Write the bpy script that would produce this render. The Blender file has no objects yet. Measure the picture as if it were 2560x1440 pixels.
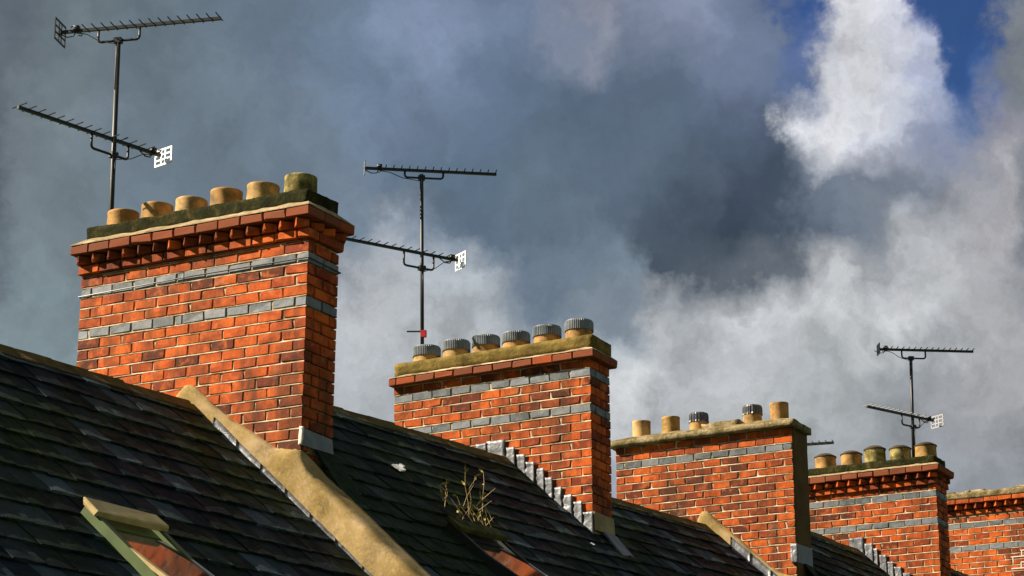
import bpy, math, random
from mathutils import Vector, Matrix
S = bpy.context.scene
COL = S.collection
R = math.radians

# ------------------------------------------------------------------ camera
cam_d = bpy.data.cameras.new('camera')
cam = bpy.data.objects.new('camera', cam_d); COL.objects.link(cam)
cam_d.sensor_width = 36.0
cam_d.lens = 87.74
cam_d.clip_start = 0.1
cam_d.clip_end = 3000
cam.location = (0, 0, 0)
cam.rotation_euler = (R(90 + 17.0918), 0, R(28.279 - 90))
S.camera = cam
GROUND = -4.6

# ------------------------------------------------------------------ exposure
EV = 1.2
S.view_settings.view_transform = 'Standard'
S.view_settings.look = 'None'
S.view_settings.exposure = EV
S.view_settings.gamma = 1
S.view_settings.use_curve_mapping = False
S.cycles.max_bounces = 6

# ------------------------------------------------------------------ sun
SUNV = Vector((-0.72, 1.20, 1.10)).normalized()
EL = math.asin(SUNV.z)
sun_d = bpy.data.lights.new('sun', 'SUN')
sun_d.energy = 5.0
sun_d.angle = R(0.5)
sun_d.color = (1.0, 0.87, 0.70)
sun = bpy.data.objects.new('sun', sun_d); COL.objects.link(sun)
sun.rotation_euler = SUNV.to_track_quat('Z', 'Y').to_euler()
sun.location = (0, 0, 60)

# ------------------------------------------------------------------ world: clouded sky, a few blue gaps
# cloud masses over the street: rows of rising elevation (10.0 to 24.7 degrees), columns of bearing (25.2 degrees wide, left to right); red, green, blue, cover
SKY_ROWS = [
    [(151,159,173,255), (151,159,173,255), (151,159,173,255), (151,159,173,255), (151,159,173,255), (151,159,173,255), (151,159,173,255), (151,159,173,255), (151,159,173,255), (151,159,173,255), (151,159,173,255), (151,159,173,255), (151,159,173,255), (151,159,173,255), (151,159,173,255), (151,159,173,255), (151,159,173,255), (151,159,173,255), (151,159,173,255), (151,159,173,255), (151,159,173,255), (151,159,173,255), (151,159,173,255), (151,159,173,255), (151,159,173,255), (151,159,173,255), (151,159,173,255), (151,159,172,255), (151,158,169,255), (151,158,170,255), (151,159,173,255), (151,159,173,255)],
    [(150,158,172,255), (149,157,171,255), (148,157,171,255), (150,158,172,255), (151,159,173,255), (151,159,173,255), (151,159,173,255), (151,159,173,255), (151,159,173,255), (151,159,173,255), (151,159,173,255), (151,159,173,255), (151,159,173,255), (151,159,173,255), (151,159,173,255), (151,159,173,255), (151,159,173,255), (151,159,173,255), (151,159,173,255), (151,159,173,255), (151,159,173,255), (151,159,173,255), (151,159,173,255), (151,159,173,255), (151,159,173,255), (151,159,172,255), (151,156,163,255), (151,156,163,255), (151,156,163,255), (151,156,163,255), (151,156,163,255), (151,157,165,255)],
    [(131,148,155,255), (131,147,154,255), (131,147,154,255), (131,148,154,255), (132,148,156,255), (143,154,166,255), (151,159,173,255), (151,159,173,255), (151,159,173,255), (151,159,173,255), (154,161,174,255), (160,166,176,255), (155,162,175,255), (151,159,173,255), (151,159,173,255), (151,159,173,255), (151,159,173,255), (151,159,173,255), (151,159,173,255), (151,159,173,255), (163,169,178,255), (174,179,183,255), (174,179,183,255), (166,171,178,255), (164,169,173,255), (151,156,162,255), (151,156,163,255), (151,156,163,255), (151,156,163,255), (151,156,163,255), (151,156,163,255), (154,158,164,255)],
    [(130,147,154,255), (130,147,154,255), (130,147,154,255), (130,147,154,255), (130,147,154,255), (130,147,154,255), (135,150,158,255), (151,159,173,255), (153,160,174,255), (169,174,179,255), (169,174,179,255), (169,174,179,255), (169,174,179,255), (169,174,179,255), (155,162,175,255), (151,159,173,255), (151,159,173,255), (151,159,173,255), (173,178,187,255), (183,187,191,255), (177,181,184,255), (177,181,184,255), (177,181,184,255), (172,177,180,255), (166,172,175,255), (158,163,167,255), (149,155,160,255), (151,156,162,255), (151,156,163,255), (153,157,163,255), (157,160,165,255), (161,163,167,255)],
    [(130,147,154,255), (130,147,154,255), (130,147,154,255), (130,147,154,255), (130,147,154,255), (130,146,153,255), (129,145,152,255), (132,145,155,255), (168,173,178,255), (169,174,179,255), (169,174,179,255), (169,174,179,255), (170,175,180,255), (172,177,182,255), (181,185,188,255), (186,190,192,255), (186,190,192,255), (195,199,203,255), (199,202,205,255), (198,202,205,255), (184,188,192,255), (177,181,184,255), (177,181,184,255), (172,177,180,255), (167,172,175,255), (164,169,173,255), (150,155,160,255), (149,154,159,255), (155,158,163,255), (161,163,167,255), (162,164,167,255), (162,164,167,255)],
    [(130,147,153,255), (130,147,153,255), (130,146,153,255), (129,146,153,255), (128,145,152,255), (126,142,149,255), (120,135,143,255), (112,127,138,255), (140,149,158,255), (169,174,179,255), (170,175,180,255), (172,177,182,255), (175,180,185,255), (177,182,187,255), (186,189,191,255), (186,190,192,255), (186,190,192,255), (169,176,181,255), (194,197,201,255), (198,202,205,255), (197,200,204,255), (178,182,186,255), (177,181,185,255), (174,178,182,255), (167,172,175,255), (166,171,174,255), (152,158,162,255), (149,155,160,255), (167,170,174,255), (173,175,178,255), (163,165,168,255), (162,164,167,255)],
    [(126,142,149,255), (126,142,149,255), (125,141,148,255), (124,139,145,255), (121,135,142,255), (117,131,138,255), (111,126,137,255), (111,126,138,255), (110,126,138,255), (144,153,162,255), (176,181,186,255), (180,184,189,255), (178,183,188,255), (175,180,186,255), (172,179,185,255), (173,180,186,255), (144,155,167,255), (119,135,152,255), (134,147,159,255), (135,147,159,255), (182,186,191,255), (179,184,189,255), (199,202,206,255), (208,211,215,255), (201,205,208,255), (208,211,213,255), (202,205,208,255), (203,205,208,255), (194,197,200,255), (164,165,169,255), (160,162,166,255), (160,162,166,255)],
    [(117,130,137,255), (117,130,137,255), (116,129,136,255), (116,128,135,255), (114,127,135,255), (111,126,137,255), (111,126,138,255), (110,126,138,255), (110,125,138,255), (112,128,144,255), (131,144,158,255), (177,182,188,255), (178,183,190,255), (171,178,185,255), (170,177,184,255), (156,165,175,255), (116,132,151,255), (113,130,148,255), (113,128,145,255), (125,140,155,255), (72,84,97,255), (81,91,103,255), (97,106,116,255), (106,114,124,255), (182,185,189,255), (209,212,215,255), (171,176,182,255), (193,196,200,255), (189,191,195,255), (168,168,173,255), (168,168,173,255), (168,168,173,255)],
    [(117,129,136,255), (116,128,135,255), (115,127,134,255), (114,126,134,255), (112,126,136,255), (111,126,138,255), (110,126,138,255), (110,126,138,255), (109,125,139,255), (111,126,142,255), (115,131,148,255), (116,133,149,255), (159,168,179,255), (126,139,154,255), (98,116,135,255), (98,117,135,255), (101,118,135,255), (101,118,135,255), (101,117,134,255), (88,102,119,255), (79,92,108,255), (68,80,95,255), (60,72,87,255), (70,82,97,255), (93,105,121,255), (115,126,142,255), (133,141,152,255), (182,186,191,255), (164,168,174,255), (173,173,178,255), (174,174,179,255), (172,172,177,255)],
    [(120,132,140,255), (119,131,140,255), (119,131,139,255), (115,129,138,255), (111,126,138,255), (110,126,138,255), (110,126,138,255), (110,125,138,255), (109,124,139,255), (109,124,139,255), (111,127,142,255), (114,130,147,255), (107,125,144,255), (98,117,136,255), (97,116,135,255), (97,116,135,255), (98,116,133,255), (97,114,132,255), (94,111,129,255), (91,106,124,255), (90,106,123,255), (84,98,115,255), (67,79,96,255), (64,77,93,255), (109,120,136,255), (117,128,144,255), (120,130,146,255), (120,130,146,255), (128,134,146,255), (155,157,166,255), (176,176,182,255), (155,155,165,255)],
    [(119,131,139,255), (119,131,139,255), (119,131,139,255), (116,129,139,255), (111,125,137,255), (109,125,137,255), (109,124,137,255), (109,124,138,255), (109,124,139,255), (109,124,140,255), (109,125,142,255), (110,127,148,255), (109,126,150,255), (108,125,149,255), (104,122,144,255), (99,117,140,255), (95,113,134,255), (92,109,128,255), (91,108,127,255), (92,108,127,255), (92,108,127,255), (86,101,121,255), (83,97,117,255), (83,96,117,255), (231,233,239,255), (235,236,241,255), (204,208,219,255), (173,178,193,255), (139,148,172,255), (99,119,158,255), (140,140,154,255), (141,141,154,255)],
    [(111,123,130,255), (111,123,131,255), (112,124,131,255), (110,123,133,255), (107,122,134,255), (107,122,134,255), (107,122,135,255), (107,123,137,255), (108,124,140,255), (109,125,143,255), (111,128,149,255), (111,129,153,255), (111,129,153,255), (113,130,154,255), (109,126,151,255), (100,118,142,255), (99,117,141,255), (95,112,133,255), (92,108,128,255), (93,108,128,255), (93,109,129,255), (100,114,137,255), (102,115,140,255), (99,113,139,255), (93,115,156,255), (210,212,221,255), (229,230,235,255), (207,211,221,255), (164,172,197,255), (42,86,150,0), (79,107,157,226), (84,104,146,228)],
    [(106,118,125,255), (106,118,125,255), (106,118,125,255), (106,119,128,255), (107,122,133,255), (107,122,134,255), (107,122,135,255), (107,123,138,255), (107,124,142,255), (108,125,144,255), (110,128,150,255), (111,130,153,255), (119,136,161,255), (125,140,167,255), (123,139,166,255), (108,125,150,255), (108,125,150,255), (124,135,155,255), (138,145,161,255), (117,129,151,255), (121,132,155,255), (111,123,148,255), (107,121,146,255), (107,121,146,255), (106,125,169,170), (222,224,231,255), (218,219,226,255), (205,208,220,255), (178,184,204,255), (1,60,139,0), (10,60,132,0), (35,72,134,0)],
    [(106,118,125,255), (106,118,125,255), (106,118,125,255), (106,119,127,255), (106,121,132,255), (107,122,134,255), (107,122,136,255), (107,123,140,255), (107,124,142,255), (107,124,143,255), (108,125,145,255), (110,128,150,255), (119,136,161,255), (125,140,167,255), (122,137,164,255), (113,129,156,255), (113,129,156,255), (122,134,158,255), (141,147,164,255), (129,139,163,255), (129,139,163,255), (127,138,162,255), (110,123,149,255), (107,121,146,255), (60,92,155,103), (232,232,237,255), (228,228,235,255), (206,208,220,255), (58,84,148,0), (1,60,139,0), (9,60,131,0), (11,60,130,0)],
    [(106,118,125,255), (106,118,125,255), (106,118,125,255), (106,118,126,255), (106,121,131,255), (107,122,134,255), (107,123,137,255), (107,124,141,255), (107,124,143,255), (107,124,143,255), (107,124,143,255), (108,125,144,255), (110,128,149,255), (122,138,165,255), (116,131,158,255), (113,129,156,255), (113,129,156,255), (113,129,156,255), (126,137,161,255), (129,139,163,255), (129,139,163,255), (129,139,163,255), (125,136,160,255), (110,123,148,255), (130,140,160,255), (161,168,181,255), (166,172,184,255), (146,154,171,255), (39,72,142,0), (12,62,140,0), (22,64,134,0), (76,94,142,14)],
]
def lin(c):
    c = c / 255.0
    return c / 12.92 if c <= 0.04045 else ((c + 0.055) / 1.055) ** 2.4
SKY_STRENGTH = 0.05
W = bpy.data.worlds.new('World'); S.world = W
W.use_nodes = True
nt = W.node_tree; N = nt.nodes; Lk = nt.links
N.clear()
out = N.new('ShaderNodeOutputWorld'); bg = N.new('ShaderNodeBackground')
bg.inputs['Strength'].default_value = SKY_STRENGTH
Lk.new(bg.outputs[0], out.inputs[0])
sky = N.new('ShaderNodeTexSky'); sky.sky_type = 'NISHITA'; sky.sun_disc = False
sky.sun_elevation = EL
sky.sun_rotation = math.atan2(SUNV.x, SUNV.y)
sky.altitude = 200; sky.air_density = 0.45; sky.dust_density = 0.0; sky.ozone_density = 10.0
tc = N.new('ShaderNodeTexCoord')
def math_node(op, a, b=None, c=None, clamp=False):
    n = N.new('ShaderNodeMath'); n.operation = op; n.use_clamp = clamp
    for i, v in enumerate((a, b, c)):
        if v is None: continue
        if isinstance(v, (int, float)): n.inputs[i].default_value = v
        else: Lk.new(v, n.inputs[i])
    return n.outputs[0]
def vec_node(op, a, b=None, c=None, out_i=0):
    n = N.new('ShaderNodeVectorMath'); n.operation = op
    for i, v in enumerate((a, b, c)):
        if v is None: continue
        if isinstance(v, (tuple, list)): n.inputs[i].default_value = v
        elif isinstance(v, (int, float)): n.inputs[i].default_value = (v, v, v)
        else: Lk.new(v, n.inputs[i])
    return n.outputs[out_i]
def noise(vec, scale, detail, rough=0.55):
    n = N.new('ShaderNodeTexNoise'); n.inputs['Scale'].default_value = scale
    n.inputs['Detail'].default_value = detail; n.inputs['Roughness'].default_value = rough
    Lk.new(vec, n.inputs['Vector'])
    return n
D0 = tc.outputs['Generated']
w1 = vec_node('SUBTRACT', noise(D0, 16, 5, 0.6).outputs['Color'], (0.5, 0.5, 0.5))
w2 = vec_node('SUBTRACT', noise(D0, 42, 8, 0.66).outputs['Color'], (0.5, 0.5, 0.5))
def vscale(v, s):
    n = N.new('ShaderNodeVectorMath'); n.operation = 'SCALE'
    Lk.new(v, n.inputs[0]); n.inputs['Scale'].default_value = s
    return n.outputs[0]
DW = vec_node('ADD', vec_node('ADD', D0, vscale(w1, 0.050)), vscale(w2, 0.036))
# general cloud cover: used everywhere the listed cloud masses do not reach
cov = noise(D0, 2.6, 7, 0.55).outputs[0]
ramp = N.new('ShaderNodeValToRGB'); Lk.new(cov, ramp.inputs[0])
er = ramp.color_ramp
er.elements[0].position = 0.36; er.elements[0].color = (0.07, 0.10, 0.135, 1)
er.elements[1].position = 0.68; er.elements[1].color = (0.30, 0.32, 0.35, 1)
gapm = N.new('ShaderNodeMapRange'); gapm.inputs[1].default_value = 0.30; gapm.inputs[2].default_value = 0.36
Lk.new(cov, gapm.inputs[0])
sep = N.new('ShaderNodeSeparateXYZ'); Lk.new(vec_node('NORMALIZE', DW), sep.inputs[0])
elev = math_node('ARCSINE', sep.outputs[2]); bear = math_node('ARCTAN2', sep.outputs[1], sep.outputs[0])
u = math_node('DIVIDE', math_node('SUBTRACT', R(28.279 + 12.6), bear), R(25.2))
v = math_node('MULTIPLY', math_node('DIVIDE', math_node('SUBTRACT', elev, R(10.0)), R(14.7)), len(SKY_ROWS) - 1.0)
cols = len(SKY_ROWS[0])
acc = None; acca = None
for j, row in enumerate(SKY_ROWS):
    rp = N.new('ShaderNodeValToRGB'); rp.color_ramp.interpolation = 'EASE'; e = rp.color_ramp.elements
    while len(e) < cols: e.new(0.5)
    for q in range(cols):
        h4 = row[q]
        e[q].position = q / (cols - 1.0); e[q].color = (lin(h4[0]), lin(h4[1]), lin(h4[2]), h4[3] / 255.0)
    Lk.new(u, rp.inputs[0])
    wj = math_node('SUBTRACT', 1.0, math_node('ABSOLUTE', math_node('SUBTRACT', v, float(j))), clamp=True)
    if acc is None: acc = vec_node('MULTIPLY', rp.outputs[0], wj); acca = math_node('MULTIPLY', rp.outputs[1], wj)
    else: acc = vec_node('MULTIPLY_ADD', rp.outputs[0], wj, acc); acca = math_node('MULTIPLY_ADD', rp.outputs[1], wj, acca)
def window(x, a, b, c, d):
    """1 between b and c, easing to 0 at a and d"""
    o1 = N.new('ShaderNodeMapRange'); o1.interpolation_type = 'SMOOTHSTEP'; o1.inputs[1].default_value = a; o1.inputs[2].default_value = b; Lk.new(x, o1.inputs[0])
    o2 = N.new('ShaderNodeMapRange'); o2.interpolation_type = 'SMOOTHSTEP'; o2.inputs[1].default_value = c; o2.inputs[2].default_value = d
    o2.inputs[3].default_value = 1; o2.inputs[4].default_value = 0; Lk.new(x, o2.inputs[0])
    return math_node('MULTIPLY', o1.outputs[0], o2.outputs[0])
win = math_node('MULTIPLY', window(u, 0.0, 0.04, 0.96, 1.0), window(v, 0.0, 0.5, len(SKY_ROWS) - 1.5, len(SKY_ROWS) - 1.0))
mw = N.new('ShaderNodeMix'); mw.data_type = 'RGBA'; Lk.new(win, mw.inputs[0]); Lk.new(ramp.outputs[0], mw.inputs[6]); Lk.new(acc, mw.inputs[7])
ccol = mw.outputs[2]
mf = N.new('ShaderNodeMix'); mf.data_type = 'FLOAT'; Lk.new(win, mf.inputs[0]); Lk.new(gapm.outputs[0], mf.inputs[2]); Lk.new(acca, mf.inputs[3])
calpha = mf.outputs[0]
# billow texture inside the clouds
det = noise(DW, 26, 8, 0.6).outputs[0]
dm = N.new('ShaderNodeMapRange'); dm.inputs[1].default_value = 0.3; dm.inputs[2].default_value = 0.7
dm.inputs[3].default_value = 0.62; dm.inputs[4].default_value = 1.30
Lk.new(det, dm.inputs[0])
bw = N.new('ShaderNodeRGBToBW'); Lk.new(ccol, bw.inputs[0])
dfac = math_node('MULTIPLY_ADD', bw.outputs[0], 1.8, 0.18, clamp=True)           # bright, sunlit billows show the most relief
ccol = vec_node('MULTIPLY', ccol, math_node('MULTIPLY_ADD', math_node('SUBTRACT', dm.outputs[0], 1.0), dfac, 1.0))
ccol = vscale(ccol, 1.0 / (2 ** EV * SKY_STRENGTH))
mix = N.new('ShaderNodeMix'); mix.data_type = 'RGBA'
Lk.new(calpha, mix.inputs[0]); Lk.new(sky.outputs[0], mix.inputs[6]); Lk.new(ccol, mix.inputs[7])
Lk.new(mix.outputs[2], bg.inputs['Color'])

# ------------------------------------------------------------------ materials
def material(name, base=(0.5, 0.5, 0.5), rough=0.8, metal=0.0, spec=0.3):
    m = bpy.data.materials.new(name); m.use_nodes = True
    t = m.node_tree; b = t.nodes['Principled BSDF']
    b.inputs['Base Color'].default_value = (*base, 1)
    b.inputs['Roughness'].default_value = rough
    b.inputs['Metallic'].default_value = metal
    b.inputs['Specular IOR Level'].default_value = spec
    return m, t, b
def tnoise(t, vec, scale, detail=5, rough=0.6, dist=0.0):
    n = t.nodes.new('ShaderNodeTexNoise')
    n.inputs['Scale'].default_value = scale; n.inputs['Detail'].default_value = detail
    n.inputs['Roughness'].default_value = rough; n.inputs['Distortion'].default_value = dist
    t.links.new(vec, n.inputs['Vector'])
    return n.outputs[0]
def tramp(t, fac, stops, interp='LINEAR'):
    n = t.nodes.new('ShaderNodeValToRGB'); n.color_ramp.interpolation = interp
    e = n.color_ramp.elements
    while len(e) < len(stops): e.new(0.5)
    for i, (p, c) in enumerate(stops):
        e[i].position = p; e[i].color = (*c, 1)
    t.links.new(fac, n.inputs[0])
    return n.outputs[0]
def tmix(t, fac, a, b, mode='MIX'):
    n = t.nodes.new('ShaderNodeMix'); n.data_type = 'RGBA'; n.blend_type = mode
    for i, v in ((0, fac), (6, a), (7, b)):
        if isinstance(v, (int, float)): n.inputs[i].default_value = v
        elif isinstance(v, tuple): n.inputs[i].default_value = (*v, 1)
        else: t.links.new(v, n.inputs[i])
    return n.outputs[2]
def tbump(t, b, h, strength, dist=0.01):
    n = t.nodes.new('ShaderNodeBump'); n.inputs['Strength'].default_value = strength
    n.inputs['Distance'].default_value = dist
    t.links.new(h, n.inputs['Height']); t.links.new(n.outputs[0], b.inputs['Normal'])
def coords(t, per_object=True):
    """object coordinates, shifted by each object's own random number so that no two pieces match"""
    tcn = t.nodes.new('ShaderNodeTexCoord'); oi = t.nodes.new('ShaderNodeObjectInfo')
    v = tcn.outputs['Object']
    if per_object:
        s = t.nodes.new('ShaderNodeVectorMath'); s.operation = 'SCALE'; s.inputs[0].default_value = (37.0, 61.0, 83.0)
        t.links.new(oi.outputs['Random'], s.inputs['Scale'])
        a = t.nodes.new('ShaderNodeVectorMath'); a.operation = 'ADD'
        t.links.new(v, a.inputs[0]); t.links.new(s.outputs[0], a.inputs[1]); v = a.outputs[0]
    return v, oi.outputs['Random']
def maprange(t, v, a, b, c, d):
    n = t.nodes.new('ShaderNodeMapRange')
    for i, x in enumerate((a, b, c, d)): n.inputs[i + 1].default_value = x
    t.links.new(v, n.inputs[0]); return n.outputs[0]
M = {}
# red brick: each brick fired differently, with darker burnt blotches
m, t, b = material('red_brick', rough=0.85, spec=0.2); M['brick'] = m
v, rnd = coords(t)
base = tramp(t, rnd, [(0.0, (0.52, 0.092, 0.008)), (0.2, (0.63, 0.116, 0.010)), (0.36, (0.45, 0.076, 0.009)),
                      (0.52, (0.67, 0.138, 0.014)), (0.66, (0.51, 0.094, 0.012)), (0.76, (0.32, 0.050, 0.009)), (0.88, (0.20, 0.034, 0.010)), (0.955, (0.075, 0.020, 0.010))])
bl = tnoise(t, v, 6, 5, 0.6, 0.7)
base = tmix(t, maprange(t, bl, 0.45, 0.68, 0, 0.8), base, (0.15, 0.030, 0.009))
hi = tnoise(t, v, 11, 3, 0.5, 0.4)
base = tmix(t, maprange(t, hi, 0.5, 0.68, 0, 0.55), base, (0.74, 0.165, 0.028))
fine = tnoise(t, v, 60, 4, 0.65)
base = tmix(t, maprange(t, fine, 0.4, 0.75, 0, 0.35), base, (0.30, 0.052, 0.012))
def weathering(t, base, soot, bloom):
    g = t.nodes.new('ShaderNodeNewGeometry').outputs['Position']
    mp = t.nodes.new('ShaderNodeMapping'); mp.inputs['Scale'].default_value = (1.0, 1.0, 0.28); t.links.new(g, mp.inputs['Vector'])
    base = tmix(t, maprange(t, tnoise(t, mp.outputs[0], 3.1, 6, 0.62, 0.4), 0.44, 0.64, 0, soot), base, (0.060, 0.024, 0.012))
    return tmix(t, maprange(t, tnoise(t, g, 4.3, 7, 0.68, 0.8), 0.60, 0.74, 0, bloom), base, (0.50, 0.27, 0.15))
base = weathering(t, base, 0.78, 0.5)
t.links.new(base, b.inputs['Base Color'])
tbump(t, b, tnoise(t, v, 45, 6, 0.7), 0.55, 0.006)
# blue-grey engineering brick
m, t, b = material('blue_brick', rough=0.55, spec=0.4); M['blue'] = m
v, rnd = coords(t)
base = tramp(t, rnd, [(0, (0.09, 0.11, 0.125)), (0.2, (0.17, 0.18, 0.195)), (0.4, (0.036, 0.050, 0.055)), (0.6, (0.12, 0.14, 0.155)), (0.8, (0.055, 0.070, 0.078)), (0.95, (0.145, 0.165, 0.19))])
base = tmix(t, maprange(t, tnoise(t, v, 9, 4), 0.45, 0.7, 0, 0.5), base, (0.27, 0.29, 0.31))
base = tmix(t, maprange(t, tnoise(t, v, 14, 4), 0.52, 0.75, 0, 0.6), base, (0.06, 0.07, 0.075))
t.links.new(base, b.inputs['Base Color'])
tbump(t, b, tnoise(t, v, 40, 5), 0.35, 0.005)
# lime mortar
m, t, b = material('mortar', rough=0.95, spec=0.1); M['mortar'] = m
v, rnd = coords(t, False)
base = tramp(t, tnoise(t, v, 5, 6), [(0.32, (0.12, 0.090, 0.050)), (0.46, (0.36, 0.28, 0.17)), (0.6, (0.60, 0.48, 0.33)), (0.75, (0.70, 0.60, 0.46))])
t.links.new(base, b.inputs['Base Color'])
tbump(t, b, tnoise(t, v, 60, 6, 0.7), 0.7, 0.008)
m, t, b = material('weathered_brick', rough=0.9, spec=0.15); M['cap_brick'] = m
v, rnd = coords(t)
base = tramp(t, rnd, [(0, (0.20, 0.060, 0.026)), (0.4, (0.25, 0.070, 0.030)), (0.7, (0.17, 0.056, 0.028)), (0.88, (0.38, 0.078, 0.020)), (1, (0.13, 0.045, 0.024))])
base = tmix(t, maprange(t, tnoise(t, v, 8, 5), 0.48, 0.7, 0, 0.6), base, (0.16, 0.065, 0.035))
t.links.new(base, b.inputs['Base Color'])
tbump(t, b, tnoise(t, v, 45, 6, 0.7), 0.55, 0.006)
m, t, b = material('old_mortar', rough=0.95, spec=0.1); M['old_mortar'] = m
v, rnd = coords(t, False)
t.links.new(tramp(t, tnoise(t, v, 8, 7, 0.7), [(0.3, (0.16, 0.12, 0.055)), (0.5, (0.30, 0.23, 0.125)), (0.66, (0.44, 0.36, 0.23))]), b.inputs['Base Color'])
tbump(t, b, tnoise(t, v, 40, 7, 0.7), 0.8, 0.012)
m, t, b = material('white_pointing', (0.78, 0.70, 0.60), 0.9, 0, 0.1); M['white'] = m
# moss-grown concrete course under the pots
m, t, b = material('mossy_concrete', rough=0.95, spec=0.1); M['moss'] = m
v, rnd = coords(t, False)
n1 = tnoise(t, v, 6, 8, 0.7, 0.4)
base = tramp(t, n1, [(0.32, (0.012, 0.015, 0.006)), (0.48, (0.030, 0.032, 0.009)), (0.58, (0.065, 0.055, 0.015)), (0.67, (0.13, 0.105, 0.04)), (0.76, (0.40, 0.36, 0.25))])
base = tmix(t, maprange(t, tnoise(t, v, 30, 6), 0.45, 0.6, 0, 0.6), base, (0.018, 0.019, 0.007))
t.links.new(base, b.inputs['Base Color'])
tbump(t, b, tnoise(t, v, 28, 8, 0.75), 1.0, 0.04)
# ochre sandstone-like block course
m, t, b = material('ochre_concrete', rough=0.95, spec=0.1); M['ochre'] = m
v, rnd = coords(t, False)
base = tramp(t, tnoise(t, v, 4.5, 7, 0.65, 0.3), [(0.3, (0.060, 0.044, 0.012)), (0.47, (0.14, 0.10, 0.026)), (0.6, (0.23, 0.165, 0.045)), (0.75, (0.12, 0.092, 0.026))])
base = tmix(t, maprange(t, tnoise(t, v, 17, 6), 0.52, 0.66, 0, 0.5), base, (0.07, 0.06, 0.015))
t.links.new(base, b.inputs['Base Color'])
tbump(t, b, tnoise(t, v, 25, 7, 0.7), 0.7, 0.02)
# cement slab, brown and green with age
m, t, b = material('aged_cement', rough=0.95, spec=0.1); M['cement'] = m
v, rnd = coords(t, False)
base = tramp(t, tnoise(t, v, 7, 8, 0.7, 0.3), [(0.3, (0.075, 0.062, 0.022)), (0.48, (0.17, 0.135, 0.06)), (0.6, (0.32, 0.25, 0.14)), (0.75, (0.46, 0.36, 0.24))])
t.links.new(base, b.inputs['Base Color'])
tbump(t, b, tnoise(t, v, 30, 7, 0.7), 0.8, 0.02)
# brown render on the end of the third stack
m, t, b = material('brown_render', rough=0.95, spec=0.05); M['brown_render'] = m
v, rnd = coords(t, False)
base = tramp(t, tnoise(t, v, 3, 6), [(0.3, (0.085, 0.054, 0.022)), (0.7, (0.145, 0.095, 0.042))])
t.links.new(base, b.inputs['Base Color'])
tbump(t, b, tnoise(t, v, 30, 6), 0.5, 0.01)
# sand coloured render of the party wall
m, t, b = material('sand_render', rough=0.92, spec=0.1); M['render'] = m
v, rnd = coords(t, False)
base = tramp(t, tnoise(t, v, 2.3, 6, 0.6, 0.5), [(0.30, (0.20, 0.135, 0.035)), (0.44, (0.30, 0.21, 0.075)), (0.56, (0.38, 0.27, 0.12)), (0.72, (0.50, 0.37, 0.22))])
base = tmix(t, maprange(t, tnoise(t, v, 5, 8, 0.72, 0.6), 0.50, 0.68, 0, 0.75), base, (0.15, 0.105, 0.030))
base = tmix(t, maprange(t, tnoise(t, v, 45, 6, 0.7), 0.5, 0.7, 0, 0.35), base, (0.58, 0.46, 0.30))
t.links.new(base, b.inputs['Base Color'])
tbump(t, b, tnoise(t, v, 26, 9, 0.72), 0.3, 0.012)
# clay of the pots
m, t, b = material('buff_clay', rough=0.75, spec=0.25); M['clay'] = m
v, rnd = coords(t)
base = tramp(t, rnd, [(0, (0.44, 0.235, 0.062)), (0.35, (0.50, 0.27, 0.085)), (0.6, (0.42, 0.255, 0.065)), (0.85, (0.54, 0.34, 0.13))])
base = tmix(t, maprange(t, tnoise(t, v, 6, 6, 0.65, 0.3), 0.44, 0.62, 0, 0.8), base, (0.16, 0.10, 0.030))
base = tmix(t, maprange(t, tnoise(t, v, 3.2, 6, 0.7, 1.0), 0.54, 0.7, 0, 0.75), base, (0.060, 0.048, 0.022))
t.links.new(base, b.inputs['Base Color'])
tbump(t, b, tnoise(t, v, 30, 5), 0.25, 0.006)
m, t, b = material('mossy_clay', rough=0.9, spec=0.15); M['old_clay'] = m
v, rnd = coords(t)
base = tramp(t, tnoise(t, v, 7, 6, 0.65, 0.3), [(0.34, (0.06, 0.055, 0.018)), (0.48, (0.20, 0.16, 0.05)), (0.62, (0.44, 0.36, 0.14)), (0.78, (0.60, 0.50, 0.26))])
t.links.new(base, b.inputs['Base Color'])
tbump(t, b, tnoise(t, v, 30, 5), 0.4, 0.01)
m, t, b = material('soot', (0.02, 0.018, 0.015), 0.95, 0, 0.05); M['soot'] = m
m, t, b = material('dark_cowl', (0.055, 0.040, 0.022), 0.7, 0, 0.25); M['cowl'] = m
m, t, b = material('ribbed_grey_metal', (0.24, 0.27, 0.29), 0.4, 0.0, 0.5); M['cap'] = m
v, rnd = coords(t)
t.links.new(tramp(t, tnoise(t, v, 8, 5), [(0.35, (0.11, 0.13, 0.14)), (0.7, (0.24, 0.27, 0.29))]), b.inputs['Base Color'])
m, t, b = material('black_bag', (0.06, 0.065, 0.075), 0.3, 0.0, 0.5); M['bag'] = m
# lead
m, t, b = material('lead', rough=0.5, metal=0.25, spec=0.5); M['lead'] = m
v, rnd = coords(t)
base = tramp(t, tnoise(t, v, 6, 6, 0.6, 0.4), [(0.3, (0.075, 0.085, 0.095)), (0.5, (0.14, 0.15, 0.165)), (0.72, (0.26, 0.27, 0.28))])
t.links.new(base, b.inputs['Base Color'])
tbump(t, b, tnoise(t, v, 9, 3, 0.5, 0.5), 0.55, 0.03)
m, t, b = material('dull_lead', rough=0.55, metal=0.1, spec=0.4); M['dull_lead'] = m
v, rnd = coords(t)
t.links.new(tramp(t, tnoise(t, v, 5, 6), [(0.3, (0.11, 0.135, 0.15)), (0.7, (0.21, 0.24, 0.26))]), b.inputs['Base Color'])
tbump(t, b, tnoise(t, v, 9, 5), 0.5, 0.02)
m, t, b = material('ochre_flashing', rough=0.7, metal=0.0, spec=0.3); M['ochre_lead'] = m
v, rnd = coords(t)
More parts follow.
